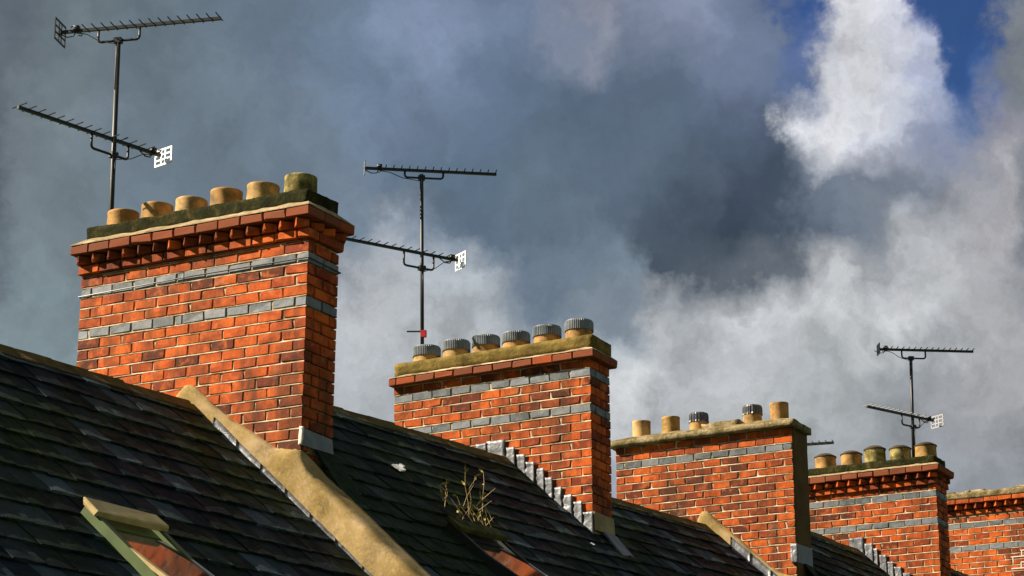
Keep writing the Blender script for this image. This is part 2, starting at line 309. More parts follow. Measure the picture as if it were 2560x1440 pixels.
t.links.new(tramp(t, tnoise(t, v, 4, 6), [(0.3, (0.20, 0.15, 0.06)), (0.7, (0.36, 0.29, 0.14))]), b.inputs['Base Color'])
# slate
m, t, b = material('slate', rough=0.7, spec=0.05); M['slate'] = m
v, rnd = coords(t)
tg = t.nodes.new('ShaderNodeNewGeometry').outputs['Position']
base = tramp(t, rnd, [(0, (0.004, 0.008, 0.011)), (0.4, (0.007, 0.013, 0.018)), (0.7, (0.015, 0.027, 0.034)), (0.88, (0.036, 0.056, 0.068)), (1, (0.075, 0.105, 0.125))])
base = tmix(t, maprange(t, tnoise(t, v, 5, 5), 0.42, 0.7, 0, 0.5), base, (0.007, 0.010, 0.011))
mossf = tnoise(t, tg, 0.55, 5, 0.6)
mossd = tnoise(t, tg, 9, 7, 0.7)
mm = t.nodes.new('ShaderNodeMath'); mm.operation = 'MULTIPLY'
t.links.new(maprange(t, mossf, 0.40, 0.58, 0, 1), mm.inputs[0]); t.links.new(maprange(t, mossd, 0.36, 0.62, 0, 0.9), mm.inputs[1])
base = tmix(t, mm.outputs[0], base, (0.024, 0.042, 0.007))
t.links.new(base, b.inputs['Base Color'])
t.links.new(maprange(t, tnoise(t, v, 6, 4), 0.3, 0.7, 0.55, 0.9), b.inputs['Roughness'])
tbump(t, b, tnoise(t, v, 14, 7, 0.65), 0.55, 0.012)
m, t, b = material('ridge_clay', rough=0.9, spec=0.15); M['ridge'] = m
v, rnd = coords(t)
base = tramp(t, tnoise(t, v, 5, 7, 0.65), [(0.3, (0.050, 0.040, 0.014)), (0.5, (0.13, 0.092, 0.026)), (0.72, (0.21, 0.15, 0.055))])
t.links.new(base, b.inputs['Base Color'])
tbump(t, b, tnoise(t, v, 22, 7), 0.7, 0.015)
m, t, b = material('roof_boards', (0.03, 0.028, 0.025), 0.9, 0, 0.1); M['boards'] = m
m, t, b = material('house_brick', rough=0.9, spec=0.1); M['house'] = m
v, rnd = coords(t, False)
bt = t.nodes.new('ShaderNodeTexBrick'); bt.inputs['Scale'].default_value = 4.2
bt.inputs['Color1'].default_value = (0.36, 0.10, 0.04, 1); bt.inputs['Color2'].default_value = (0.28, 0.08, 0.035, 1); bt.inputs['Mortar'].default_value = (0.45, 0.38, 0.28, 1)
t.links.new(v, bt.inputs['Vector']); t.links.new(bt.outputs[0], b.inputs['Base Color'])
# metals and small things
m, t, b = material('black_painted_metal', (0.014, 0.017, 0.016), 0.45, 0.2, 0.5); M['mast'] = m
m, t, b = material('weathered_mast', rough=0.5, metal=0.2, spec=0.5); M['mast_worn'] = m
v, rnd = coords(t, False)
t.links.new(tramp(t, tnoise(t, v, 14, 5), [(0.4, (0.008, 0.011, 0.009)), (0.62, (0.013, 0.018, 0.014)), (0.72, (0.06, 0.08, 0.065))]), b.inputs['Base Color'])
m, t, b = material('bright_aluminium', (0.92, 0.92, 0.92), 0.45, 0.1, 0.5); M['alu'] = m
m, t, b = material('dark_grille', (0.05, 0.05, 0.06), 0.5, 0.1, 0.4); M['dark_grille'] = m
m, t, b = material('grey_grille', (0.30, 0.30, 0.31), 0.5, 0.2, 0.4); M['grey_grille'] = m
m, t, b = material('red_plastic', (0.42, 0.008, 0.008), 0.35, 0, 0.5); M['red'] = m
m, t, b = material('green_paint', rough=0.5, spec=0.4); M['green'] = m
v, rnd = coords(t)
t.links.new(tramp(t, tnoise(t, v, 4, 5), [(0.3, (0.045, 0.078, 0.016)), (0.7, (0.085, 0.13, 0.030))]), b.inputs['Base Color'])
m, t, b = material('tan_hood', rough=0.6, spec=0.3); M['hood'] = m
v, rnd = coords(t)
t.links.new(tramp(t, tnoise(t, v, 6, 5), [(0.3, (0.34, 0.25, 0.095)), (0.5, (0.48, 0.37, 0.16)), (0.7, (0.56, 0.45, 0.23))]), b.inputs['Base Color'])
m, t, b = material('mossy_hood', rough=0.9, spec=0.1); M['moss_hood'] = m
v, rnd = coords(t)
t.links.new(tramp(t, tnoise(t, v, 9, 6), [(0.35, (0.03, 0.032, 0.012)), (0.55, (0.085, 0.085, 0.020)), (0.7, (0.16, 0.115, 0.055))]), b.inputs['Base Color'])
m, t, b = material('dark_frame', (0.018, 0.022, 0.018), 0.6, 0, 0.3); M['dark_frame'] = m
m, t, b = material('pale_rail', (0.45, 0.48, 0.48), 0.35, 0.3, 0.5); M['rail'] = m
m, t, b = material('window_glass', (0.03, 0.03, 0.03), 0.06, 0.0, 1.0); M['glass'] = m
b.inputs['IOR'].default_value = 2.3
m, t, b = material('dry_stem', (0.42, 0.29, 0.13), 0.8, 0, 0.1); M['stem'] = m
m, t, b = material('yellow_leaf', (0.30, 0.27, 0.06), 0.7, 0, 0.2); M['leaf'] = m
m, t, b = material('tarmac', rough=0.9, spec=0.2); M['tarmac'] = m
v, rnd = coords(t, False)
t.links.new(tramp(t, tnoise(t, v, 3, 7), [(0.3, (0.040, 0.040, 0.042)), (0.7, (0.062, 0.060, 0.058))]), b.inputs['Base Color'])
m, t, b = material('paving', rough=0.9, spec=0.2); M['paving'] = m
v, rnd = coords(t, False)
t.links.new(tramp(t, tnoise(t, v, 4, 7), [(0.3, (0.20, 0.19, 0.175)), (0.7, (0.30, 0.29, 0.27))]), b.inputs['Base Color'])
m, t, b = material('turf', rough=0.95, spec=0.1); M['turf'] = m
v, rnd = coords(t, False)
t.links.new(tramp(t, tnoise(t, v, 0.2, 8), [(0.3, (0.04, 0.07, 0.02)), (0.7, (0.08, 0.11, 0.035))]), b.inputs['Base Color'])

# ------------------------------------------------------------------ object helpers
rng = random.Random(7)
def J(a): return rng.uniform(-a, a)
def tag(o, label=None, cat=None, group=None, kind=None):
    if label: o['label'] = label
    if cat: o['category'] = cat
    if group: o['group'] = group
    if kind: o['kind'] = kind
    return o
def mesh_of(name, verts, faces, mat, smooth=False):
    me = bpy.data.meshes.new(name); me.from_pydata([tuple(v) for v in verts], [], faces); me.update()
    mats = mat if isinstance(mat, list) else [mat]
    for mm_ in mats: me.materials.append(M[mm_] if isinstance(mm_, str) else mm_)
    if smooth:
        for p in me.polygons: p.use_smooth = True
    return me
def fix_normals(me):
    import bmesh
    bm = bmesh.new(); bm.from_mesh(me); bmesh.ops.recalc_face_normals(bm, faces=bm.faces); bm.to_mesh(me); bm.free(); return me
WM = {}                                                            # world matrices of parents, by object name
def empty(name, mat, label=None, cat=None, group=None):
    o = bpy.data.objects.new(name, None); COL.objects.link(o); o.empty_display_size = 0.2
    o.matrix_world = mat; WM[o.name] = mat.copy()
    return tag(o, label, cat, group)
def child(name, me, parent, local=None, kind=None, label=None):
    """me placed in its parent's own axes"""
    o = bpy.data.objects.new(name, me); COL.objects.link(o)
    loc = local if local is not None else Matrix.Identity(4)
    o.parent = parent; o.matrix_local = loc
    WM[o.name] = WM[parent.name] @ loc
    return tag(o, label, kind=kind)
def child_w(name, me, parent, world=None, kind=None, label=None):
    """me given in world axes (or with a world matrix)"""
    w = world if world is not None else Matrix.Identity(4)
    return child(name, me, parent, WM[parent.name].inverted() @ w, kind, label)
def top(name, me, mat=None, **k):
    o = bpy.data.objects.new(name, me); COL.objects.link(o)
    if mat is not None: o.matrix_world = mat
    WM[o.name] = mat.copy() if mat is not None else Matrix.Identity(4)
    return tag(o, **k)
class MB:
    def __init__(s): s.v = []; s.f = []
    def add(s, vs, fs):
        o = len(s.v); s.v += [Vector(v) for v in vs]; s.f += [tuple(i + o for i in f) for f in fs]
    def box(s, c, d, m=None):
        x, y, z = (q / 2 for q in d)
        vs = [Vector((sx * x, sy * y, sz * z)) for sz in (-1, 1) for sy in (-1, 1) for sx in (-1, 1)]
        vs = [(m @ v if m else v) + Vector(c) for v in vs]
        s.add(vs, [(0, 2, 3, 1), (4, 5, 7, 6), (0, 1, 5, 4), (2, 6, 7, 3), (0, 4, 6, 2), (1, 3, 7, 5)])
    def span(s, a, b): s.box([(p + q) / 2 for p, q in zip(a, b)], [abs(q - p) for p, q in zip(a, b)])
    def tube(s, pts, r, n=8, r2=None, cap=True):
        pts = [Vector(p) for p in pts]; rings = []; prev = None
        for i, p in enumerate(pts):
            t = ((pts[min(i + 1, len(pts) - 1)] - p).normalized() + (p - pts[max(i - 1, 0)]).normalized())
            t = t.normalized() if t.length > 1e-6 else Vector((0, 0, 1))
            if prev is None:
                a = t.orthogonal().normalized()
            else:
                a = (prev - t * prev.dot(t)).normalized()
            prev = a; bb = t.cross(a)
            rr = r if r2 is None else r + (r2 - r) * i / (len(pts) - 1)
            rings.append([p + (a * math.cos(2 * math.pi * k / n) + bb * math.sin(2 * math.pi * k / n)) * rr for k in range(n)])
        fs = []
        for i in range(len(rings) - 1):
            for k in range(n):
                fs.append((i * n + k, i * n + (k + 1) % n, (i + 1) * n + (k + 1) % n, (i + 1) * n + k))
        if cap: fs += [tuple(range(n))[::-1], tuple(range((len(rings) - 1) * n, len(rings) * n))]
        s.add([v for rg in rings for v in rg], fs)
    def lathe(s, prof, n=32, wob=0.0):
        vs = []; fs = []
        for (r, z) in prof:
            for k in range(n):
                a = 2 * math.pi * k / n; vs.append((r * math.cos(a), r * math.sin(a), z + wob * math.sin(a + 1.0)))
        for i in range(len(prof) - 1):
            for k in range(n): fs.append((i * n + k, i * n + (k + 1) % n, (i + 1) * n + (k + 1) % n, (i + 1) * n + k))
        s.add(vs, fs)
    def mesh(s, name, mat, smooth=False): return mesh_of(name, s.v, s.f, mat, smooth)
def chamfer_box(dims, ch, jit, r):
    """box with bevelled, slightly irregular arrises: 44 triangles"""
    h = [d / 2 for d in dims]; vs = []; idx = {}
    for sx in (-1, 1):
        for sy in (-1, 1):
            for sz in (-1, 1):
                s = (sx, sy, sz); c = ch * (r.uniform(0.5, 1.7) if r.random() < 0.8 else r.uniform(2.0, 4.0))
                jj = [r.uniform(-jit, jit) for _ in range(3)]
                for ax in range(3):
                    p = [s[k] * (h[k] - (0 if k == ax else c)) + jj[k] for k in range(3)]
                    idx[(s, ax)] = len(vs); vs.append(p)
    fs = []
    for ax in range(3):
        o = [k for k in range(3) if k != ax]
        for sg in (-1, 1):
            q = []
            for a, b2 in ((-1, -1), (1, -1), (1, 1), (-1, 1)):
                s = [0, 0, 0]; s[ax] = sg; s[o[0]] = a; s[o[1]] = b2; q.append(idx[(tuple(s), ax)])
            fs.append(tuple(q))
        for a in (-1, 1):
            for b2 in (-1, 1):
                s1 = [0, 0, 0]; s2 = [0, 0, 0]; s1[ax] = -1; s2[ax] = 1
                for s in (s1, s2): s[o[0]] = a; s[o[1]] = b2
                s1, s2 = tuple(s1), tuple(s2)
                fs.append((idx[(s1, o[0])], idx[(s2, o[0])], idx[(s2, o[1])], idx[(s1, o[1])]))
    for s in [(a, b2, c) for a in (-1, 1) for b2 in (-1, 1) for c in (-1, 1)]:
        fs.append(tuple(idx[(s, k)] for k in range(3)))
    # make every face point outwards
    out_f = []
    for f in fs:
        p = [Vector(vs[i]) for i in f]; n = (p[1] - p[0]).cross(p[2] - p[0]); c = sum(p, Vector()) / len(p)
        out_f.append(f if n.dot(c) > 0 else f[::-1])
    return vs, out_f
BRK = {}
def brick_mesh(dims, mat):
    key = (tuple(round(d, 3) for d in dims), mat, rng.randrange(9))
    if key not in BRK:
        r = random.Random(str(key))
        vs, fs = chamfer_box(dims, 0.0045, 0.0022, r)
        BRK[key] = mesh_of('brick', vs, fs, mat)
    return BRK[key]
def rough_box(a, b, step, amp, seed, bulge=0.0, round_top=0.0):
    """gridded box with an uneven, weathered skin"""
    from mathutils import noise as mn
    a, b = Vector(a), Vector(b); n = [max(1, int(round(abs(b[i] - a[i]) / step))) for i in range(3)]
    vs = []; fs = []; idx = {}
    def vid(i, j, k):
        key = (i, j, k)
        if key not in idx:
            p = Vector((a.x + (b.x - a.x) * i / n[0], a.y + (b.y - a.y) * j / n[1], a.z + (b.z - a.z) * k / n[2]))
            q = p * 6 + Vector((seed * 3.1, seed * 1.7, seed))
            d = mn.noise_vector(q) * amp + mn.noise_vector(q * 3.3) * amp * 0.5
            idx[key] = len(vs); vs.append(p + d)
        return idx[key]
    for ax in range(3):
        o = [k for k in range(3) if k != ax]
        for e in (0, n[ax]):
            for u in range(n[o[0]]):
                for w in range(n[o[1]]):
                    q = []
                    for du, dw in ((0, 0), (1, 0), (1, 1), (0, 1)):
                        c = [0, 0, 0]; c[ax] = e; c[o[0]] = u + du; c[o[1]] = w + dw; q.append(vid(*c))
                    fs.append(tuple(q) if (e > 0) == (ax != 1) else tuple(q[::-1]))
    return vs, fs
def prism(mb, low, high):
    """low and high: rectangles (x0, x1, y0, y1, z) joined into a frustum"""
    vs = []
    for (x0, x1, y0, y1, z) in (low, high): vs += [(x0, y0, z), (x1, y0, z), (x1, y1, z), (x0, y1, z)]
    mb.add(vs, [(3, 2, 1, 0), (4, 5, 6, 7), (0, 1, 5, 4), (1, 2, 6, 5), (2, 3, 7, 6), (3, 0, 4, 7)])
T3 = Matrix.Translation

# ------------------------------------------------------------------ ground, street
mb = MB(); mb.span((-400, -400, GROUND - 1), (400, 400, GROUND)); top('ground', mb.mesh('ground', 'turf'), kind='structure')
mb = MB(); mb.span((-40, 0.2, GROUND - 0.5), (90, 6.4, GROUND + 0.004)); top('road', mb.mesh('road', 'tarmac'), kind='structure')
mb = MB(); mb.span((-40, 6.4, GROUND - 0.5), (90, 8.3, GROUND + 0.12)); mb.span((-40, -1.6, GROUND - 0.5), (90, 0.2, GROUND + 0.12))
top('pavement', mb.mesh('pavement', 'paving'), kind='structure')

# ------------------------------------------------------------------ dimensions of the terrace
H = 0.09498            # one brick course
B = 0.235              # one stretcher with its joint
TH = 0.4615            # thickness of the stacks
CH = [((16.7119, 10.9267, 6.4424), (0.02691, 0.01546)), ((22.3034, 11.0796, 6.7989), (-0.00738, -0.00923)),
      ((27.3553, 10.8873, 7.0558), (-0.00886, -0.00326)), ((32.2070, 10.7329, 7.4016), (-0.01041, -0.00258)),
      ((38.5749, 12.7005, 8.2642), (-0.00026, 0.00262))]
PITCH = R(42)
RIDGE = [((14.226, 12.07, 5.169), (16.686, 12.07, 5.279)), ((18.977, 12.07, 5.753), (22.278, 12.07, 5.953)),
         ((24.732, 12.03, 5.992), (27.326, 12.03, 6.153)), ((30.451, 11.9, 6.618), (32.438, 11.9, 6.682)),
         ((33.0, 11.9, 6.95), (38.0, 11.9, 7.15))]
SPAN = [(10.95, 16.655), (17.175, 22.30), (22.77, 27.295), (27.82, 32.20), (32.67, 38.55)]
def roof_frame(i, back=False):
    a, b2 = map(Vector, RIDGE[i]); ex = (b2 - a).normalized()
    sgn = 1 if back else -1
    ed = Vector((0, sgn * math.cos(PITCH), -math.sin(PITCH))); ed = (ed - ex * ed.dot(ex)).normalized()
    n = ex.cross(ed); n = n if n.z > 0 else -n
    return a - Vector((0, 0, 0.05)), ex, ed, n
def roof_pt(i, X, s, hgt=0.0, back=False):
    a, ex, ed, n = roof_frame(i, back)
    u = (X - a.x - ed.x * s - n.x * hgt) / ex.x
    return a + ex * u + ed * s + n * hgt
def roof_mat(i, X, s, hgt=0.0, tilt=0.0, back=False, yaw=0.0):
    a, ex, ed, n = roof_frame(i, back)
    x = ex if not back else -ex
    m = Matrix((x, -ed, n)).transposed().to_4x4()
    m = T3(roof_pt(i, X, s, hgt, back)) @ m
    return m @ Matrix.Rotation(yaw, 4, 'Z') @ Matrix.Rotation(tilt, 4, 'X')

# ------------------------------------------------------------------ houses: walls, slates, ridge tiles
GAUGE = 0.255; SW = 0.318
SL = {}
def slate_mesh(width, ln=0.40):
    key = (round(width, 3), round(ln, 2), rng.randrange(10))
    if key not in SL:
        r = random.Random(str(key)); w = width - 0.006; t = 0.024
        xs = [-w / 2, -w / 6, w / 6, w / 2]
        vs = []
        for (y, top_) in ((0.0, 1), (0.0, 0), (ln, 1), (ln, 0)):
            for x in xs:
                yy = y + (r.uniform(-0.010, 0.006) if y == 0 else 0)
                vs.append((x + r.uniform(-0.001, 0.001), yy, (t if y == 0 else 0.008) * top_ + r.uniform(-0.0025, 0.0025) * top_))
        fs = []
        for i in range(3):
            fs += [(i, i + 1, 9 + i, 8 + i), (4 + i, i + 4 + 8, 13 + i, 5 + i)[0:4], (i, 4 + i, 5 + i, i + 1)]
        fs += [(0, 8, 12, 4), (3, 7, 15, 11)]
        SL[key] = mesh_of('slate', vs, fs, 'slate')
    return SL[key]
RT = {}
def ridge_mesh(length):
    key = (round(length, 2), rng.randrange(4))
    if key not in RT:
        r = random.Random(str(key)); leg = 0.15; th = 0.02; prof = []
        c, s = math.cos(PITCH), math.sin(PITCH)
        outp = [(-leg * c, -leg * s), (-0.045 * c, -0.045 * s + 0.002), (-0.016, -0.006), (0, 0), (0.016, -0.006), (0.045 * c, -0.045 * s + 0.002), (leg * c, -leg * s)]
        inp = [(y * 0.94, z - th * 1.2) for (y, z) in outp]
        vs = []; k = len(outp)
        for x in (-length / 2, 0, length / 2):
            for (y, z) in outp + inp: vs.append((x + r.uniform(-0.002, 0.002), y + r.uniform(-0.004, 0.004), z + r.uniform(-0.004, 0.004)))
        fs = []; m2 = 2 * k
        for e in range(2):
            for q in range(k - 1):
                fs.append((e * m2 + q, e * m2 + q + 1, (e + 1) * m2 + q + 1, (e + 1) * m2 + q)[::-1])
                fs.append((e * m2 + k + q, e * m2 + k + q + 1, (e + 1) * m2 + k + q + 1, (e + 1) * m2 + k + q))
            fs.append((e * m2, e * m2 + k, (e + 1) * m2 + k, (e + 1) * m2)[::-1])
            fs.append((e * m2 + k - 1, e * m2 + 2 * k - 1, (e + 1) * m2 + 2 * k - 1, (e + 1) * m2 + k - 1))
        for e, fl in ((0, 1), (2, -1)):
            for q in range(k - 1): fs.append((e * m2 + q, e * m2 + q + 1, e * m2 + k + q + 1, e * m2 + k + q)[::fl])
        RT[key] = fix_normals(mesh_of('ridge_tile', vs, fs, 'ridge'))
    return RT[key]
SEEN = {0: (11.3, 3.44, 16.6, 2.4), 1: (17.5, 2.8, 22.7, 1.95), 2: (22.7, 1.73, 27.3, 0.97), 3: (27.9, 1.29, 32.3, 0.55), 4: (0, 0, 1, 0)}
HLAB = ['near slate-roofed terraced house, its roof green with moss and holding the tan-hooded skylight',
        'slate-roofed terraced house between the two tallest chimney stacks, weeds growing by its skylight',
        'slate-roofed terraced house whose plain roof runs below the stack with capped grey-topped pots',
        'slate-roofed terraced house of which only a dark triangle of roof shows behind the slab-topped stack',
        'terraced house at the far end, hidden behind the stack with the small far aerial']
HOUSES = []
SLOPE = 5.0
for i in range(5):
    x0, x1 = SPAN[i]; ry = RIDGE[i][0][1]
    hs = empty('terraced_house', T3((0.5 * (x0 + x1), ry, GROUND)), HLAB[i], 'house', 'houses of the brick terrace')
    HOUSES.append(hs)
    # walls below the eaves, gable-shaped
    mb = MB(); prof = []
    for X in (x0 + 0.01, x1 - 0.01):
        e = roof_pt(i, X, SLOPE - 0.25, -0.12); r_ = roof_pt(i, X, 0, -0.12); e2 = roof_pt(i, X, SLOPE - 0.25, -0.12, True)
        prof.append([(X, e.y, GROUND - 0.2), (X, e.y, e.z), (X, ry, r_.z), (X, e2.y, e2.z), (X, e2.y, GROUND - 0.2)])
    mb.add(prof[0] + prof[1], [(0, 1, 2, 3, 4), (9, 8, 7, 6, 5), (0, 5, 6, 1), (3, 8, 9, 4), (1, 6, 7, 2), (2, 7, 8, 3), (4, 9, 5, 0)])
    child_w('wall', mb.mesh('wall', 'house'), hs)
    # boarding under the slates
    mb = MB()
    for back in (False, True):
        q = [roof_pt(i, X, s, h_, back) for h_ in (-0.06, -0.012) for (X, s) in ((x0, 0.03), (x1, 0.03), (x1, SLOPE), (x0, SLOPE))]
        mb.add(q, [(0, 1, 2, 3), (7, 6, 5, 4), (0, 4, 5, 1), (1, 5, 6, 2), (2, 6, 7, 3), (3, 7, 4, 0)])
    child_w('roof', mb.mesh('roof', 'boards'), hs)
    # slates, one by one where the picture reaches, the rest as one part
    rest = MB(); sx0, ss0, sx1, ss1 = SEEN[i]
    for r_ in range(int(SLOPE / GAUGE)):
        s = 0.21 + r_ * GAUGE
        xr = x1
        if i in (1, 3) and s > 1.45: xr = x1 + 0.46                 # below the stack the slating runs on under its end
        X = xr; first = True
        while X > x0 + 0.02:
            w = SW if not (first and r_ % 2) else SW / 2
            w = min(w, X - x0); first = False
            xc = X - w / 2; X -= w
            if w < 0.05: continue
            lim = ss0 + (ss1 - ss0) * (xc - sx0) / (sx1 - sx0)
            m4 = roof_mat(i, xc, s + J(0.008) + (0.03 if rng.random() < 0.03 else 0), 0.016 + abs(J(0.009)), R(-2.3) + J(0.009), False, J(0.010))
            if i < 4 and s < lim + 0.55 and xc > sx0 - 0.3:
                child_w('slate', slate_mesh(w, min(0.40, s - 0.02)), hs, m4)
            else:
                me = slate_mesh(w, min(0.40, s - 0.02)); rest.add([m4 @ v.co for v in me.vertices], [tuple(p.vertices) for p in me.polygons])
        if i in (1, 3) and s > 1.5:                                   # beside the foot of the stack on the left
            X = x0 - 0.28 if i == 1 else x0
            if X < x0:
                m4 = roof_mat(i, X + 0.14, s, 0.018, R(-2.3)); child_w('slate', slate_mesh(0.28), hs, m4)
        X = x0
        while X < x1 - 0.05:
            w = min(SW, x1 - X); xc = X + w / 2; X += w
            m4 = roof_mat(i, xc, s, 0.016, R(-2.3), True); me = slate_mesh(w, min(0.40, s - 0.02))
            rest.add([m4 @ v.co for v in me.vertices], [tuple(p.vertices) for p in me.polygons])
    child_w('slate', rest.mesh('slates', 'slate'), hs, kind='stuff')
    # ridge
    a, ex, ed, n = roof_frame(i); L_ = 0.46; X = x1
    while X > x0 + 0.05:
        w = min(L_, X - x0); xc = X - w / 2; X -= w
        p = roof_pt(i, xc, 0) + Vector((0, 0, 0.05 + J(0.005)))
        m4 = T3(p) @ Matrix((ex, Vector((0, 1, 0)), ex.cross(Vector((0, 1, 0))))).transposed().to_4x4() @ Matrix.Rotation(-0.012 + J(0.006), 4, 'Y')
        child_w('ridge_tile', ridge_mesh(w + 0.012), hs, m4)

# ------------------------------------------------------------------ roof windows
def roof_window(i, X0, X1, s0, s1, h_, m_side, m_hood, m_rail, label):
    hs = HOUSES[i]; rail = 0.055
    O = roof_mat(i, X0, s0)                                        # own axes: x across, y up the slope, z out of the roof
    wd = X1 - X0; ln = s1 - s0
    mb = MB()
    mb.span((0, -ln, -0.02), (rail, -0.02, h_)); mb.span((wd - rail, -ln, -0.02), (wd, -0.02, h_ - 0.002))
    mb.span((rail, -ln, -0.02), (wd - rail, -ln + 0.08, h_ - 0.003))
    mb.span((rail, -0.19, -0.02), (wd - rail, -0.03, h_ - 0.045))
    w = child_w('roof_window', mb.mesh('roof_window', m_side), hs, O, label=label)
    mb = MB(); vs, fs = chamfer_box((wd + 0.05, 0.17, 0.05), 0.008, 0.001, random.Random(3)); mb.add([Vector(v) + Vector((wd / 2, -0.065, h_ + 0.012)) for v in vs], fs)
    child('hood', mb.mesh('hood', m_hood), w)
    tip = T3((0, -0.2, h_ - 0.05)) @ Matrix.Rotation(R(-6.5), 4, 'X')                # sash tilted open a little at the foot
    mb = MB(); mb.span((rail, -ln + 0.22, 0.0), (wd - rail, -0.04, 0.010)); child('pane', mb.mesh('pane', 'glass'), w, tip)
    for (xa, xb, mm_) in ((0.006, rail - 0.004, 'hood' if m_side == 'green' else 'dark_frame'), (wd - rail + 0.004, wd - 0.006, m_rail)):
        mb = MB(); mb.span((xa, -ln + 0.2, -0.012), (xb, -0.02, 0.016)); child('sash', mb.mesh('sash', mm_), w, tip)
roof_window(0, 12.93, 13.69, 2.46, 3.95, 0.11, 'green', 'hood', 'rail', 'green framed roof window with a tan hood')
roof_window(1, 18.42, 19.26, 1.97, 3.3, 0.10, 'dark_frame', 'moss_hood', 'rail', 'dark framed roof window with a mossy hood')
for i, X, s in ((1, 18.80, 1.03), (1, 21.85, 1.60)):
    m4 = roof_mat(i, X, s, 0.05, R(-6), False, 0.25); mb = MB()
    vs, fs = rough_box((-0.06, -0.05, 0), (0.06, 0.05, 0.012), 0.02, 0.006, X); mb.add(vs, fs)
    if X < 20: mb.box((0.085, 0.01, 0.012), (0.05, 0.045, 0.03)); mb.box((-0.01, -0.045, 0.006), (0.10, 0.02, 0.015))
    else: m4 = m4 @ Matrix.Scale(0.4, 4)
    child_w('lead_clip', mb.mesh('lead_clip', 'alu'), HOUSES[i], m4)

# ------------------------------------------------------------------ chimney stacks
def chimney(i, kb, label, group='brick chimney stacks along the ridge'):
    (X, Y, Z), (yw, ln) = CH[i]
    ew0 = Vector((math.sin(yw), math.cos(yw), 0)); et = Vector((math.cos(yw), -math.sin(yw), 0)); ez0 = Vector((0, 0, 1))
    ew = ew0 * math.cos(ln) + ez0 * math.sin(ln); ez = -ew0 * math.sin(ln) + ez0 * math.cos(ln)
    o = Vector((X, Y, Z)) - ez * (kb * H)
    m = T3(o) @ Matrix((-ew, et, ez)).transposed().to_4x4()
    c = empty('chimney', m, label, 'chimney', group)
    c['kb'] = kb
    return c
def L(c, w, t, k): return Vector((-w, t, (c['kb'] - k) * H))        # w: from the street end, t: into the stack, k: courses down from the upper blue band
def put_brick(c, w0, w1, t0, t1, k, mat, name='brick', hh=None, rot=0.0, jit=0.0022, dz=0.0, gap=0.010, tg=0.0):
    hh = H if hh is None else hh
    d = (w1 - w0 - gap, t1 - t0 - tg, hh - 0.012)
    p = L(c, (w0 + w1) / 2, (t0 + t1) / 2, k) + Vector((J(0.002), J(jit), -hh / 2 + dz + J(0.0016)))
    m = T3(p) @ Matrix.Rotation(rot + J(0.008), 4, 'Z') @ Matrix.Rotation(J(0.006), 4, 'Y')
    return child(name, brick_mesh(d, mat), c, m)
def courses(c, i, k0, k1, W, half_even, blues, kroof, cut=None, end_to=99, end=True, wmin=-99):
    """visible courses laid brick by brick: front face, then the end face towards the street"""
    for k in range(k0, k1):
        half = (k % 2 == 0) == half_even
        mat = 'blue' if k in blues else 'brick'
        ck = cut if k in blues else None
        P = 0.235 if ck else W / round(W / 0.235)
        joints = [0.0]; w = P / 2 if half else P
        while w < W - 0.04:
            joints.append(w)
            if ck and abs(w - ck[0]) < 0.02: w += ck[1]; joints.append(w)
            w += P
        joints.append(W)
        if joints[-1] - joints[-2] < 0.05: del joints[-2]
        for a, b2 in zip(joints, joints[1:]):
            wc = (a + b2) / 2
            if k > kroof(wc) + 0.8 or wc < wmin: continue
            first = a == 0.0
            dep = (0.222 if half else 0.1075) if first else (0.1075 if b2 - a > 0.15 else 0.20)
            tall = i == 0 and k == -1                                  # the top plain course stands a little higher
            put_brick(c, a - (0.006 if first else 0), b2 + (0.006 if b2 > W - 0.01 else 0), 0.0, dep, k - (0.18 if tall else 0), mat, hh=H * 1.18 if tall else None)
        if end and k < end_to:
            if half:
                cuts = [(0.2325, TH)]
            else:
                cuts = [(0.115, 0.345), (0.345, TH)]
            for a, b2 in cuts: put_brick(c, -0.006, 0.1135, a + 0.004, b2 - 0.002, k, mat, jit=0.001, tg=0.006)
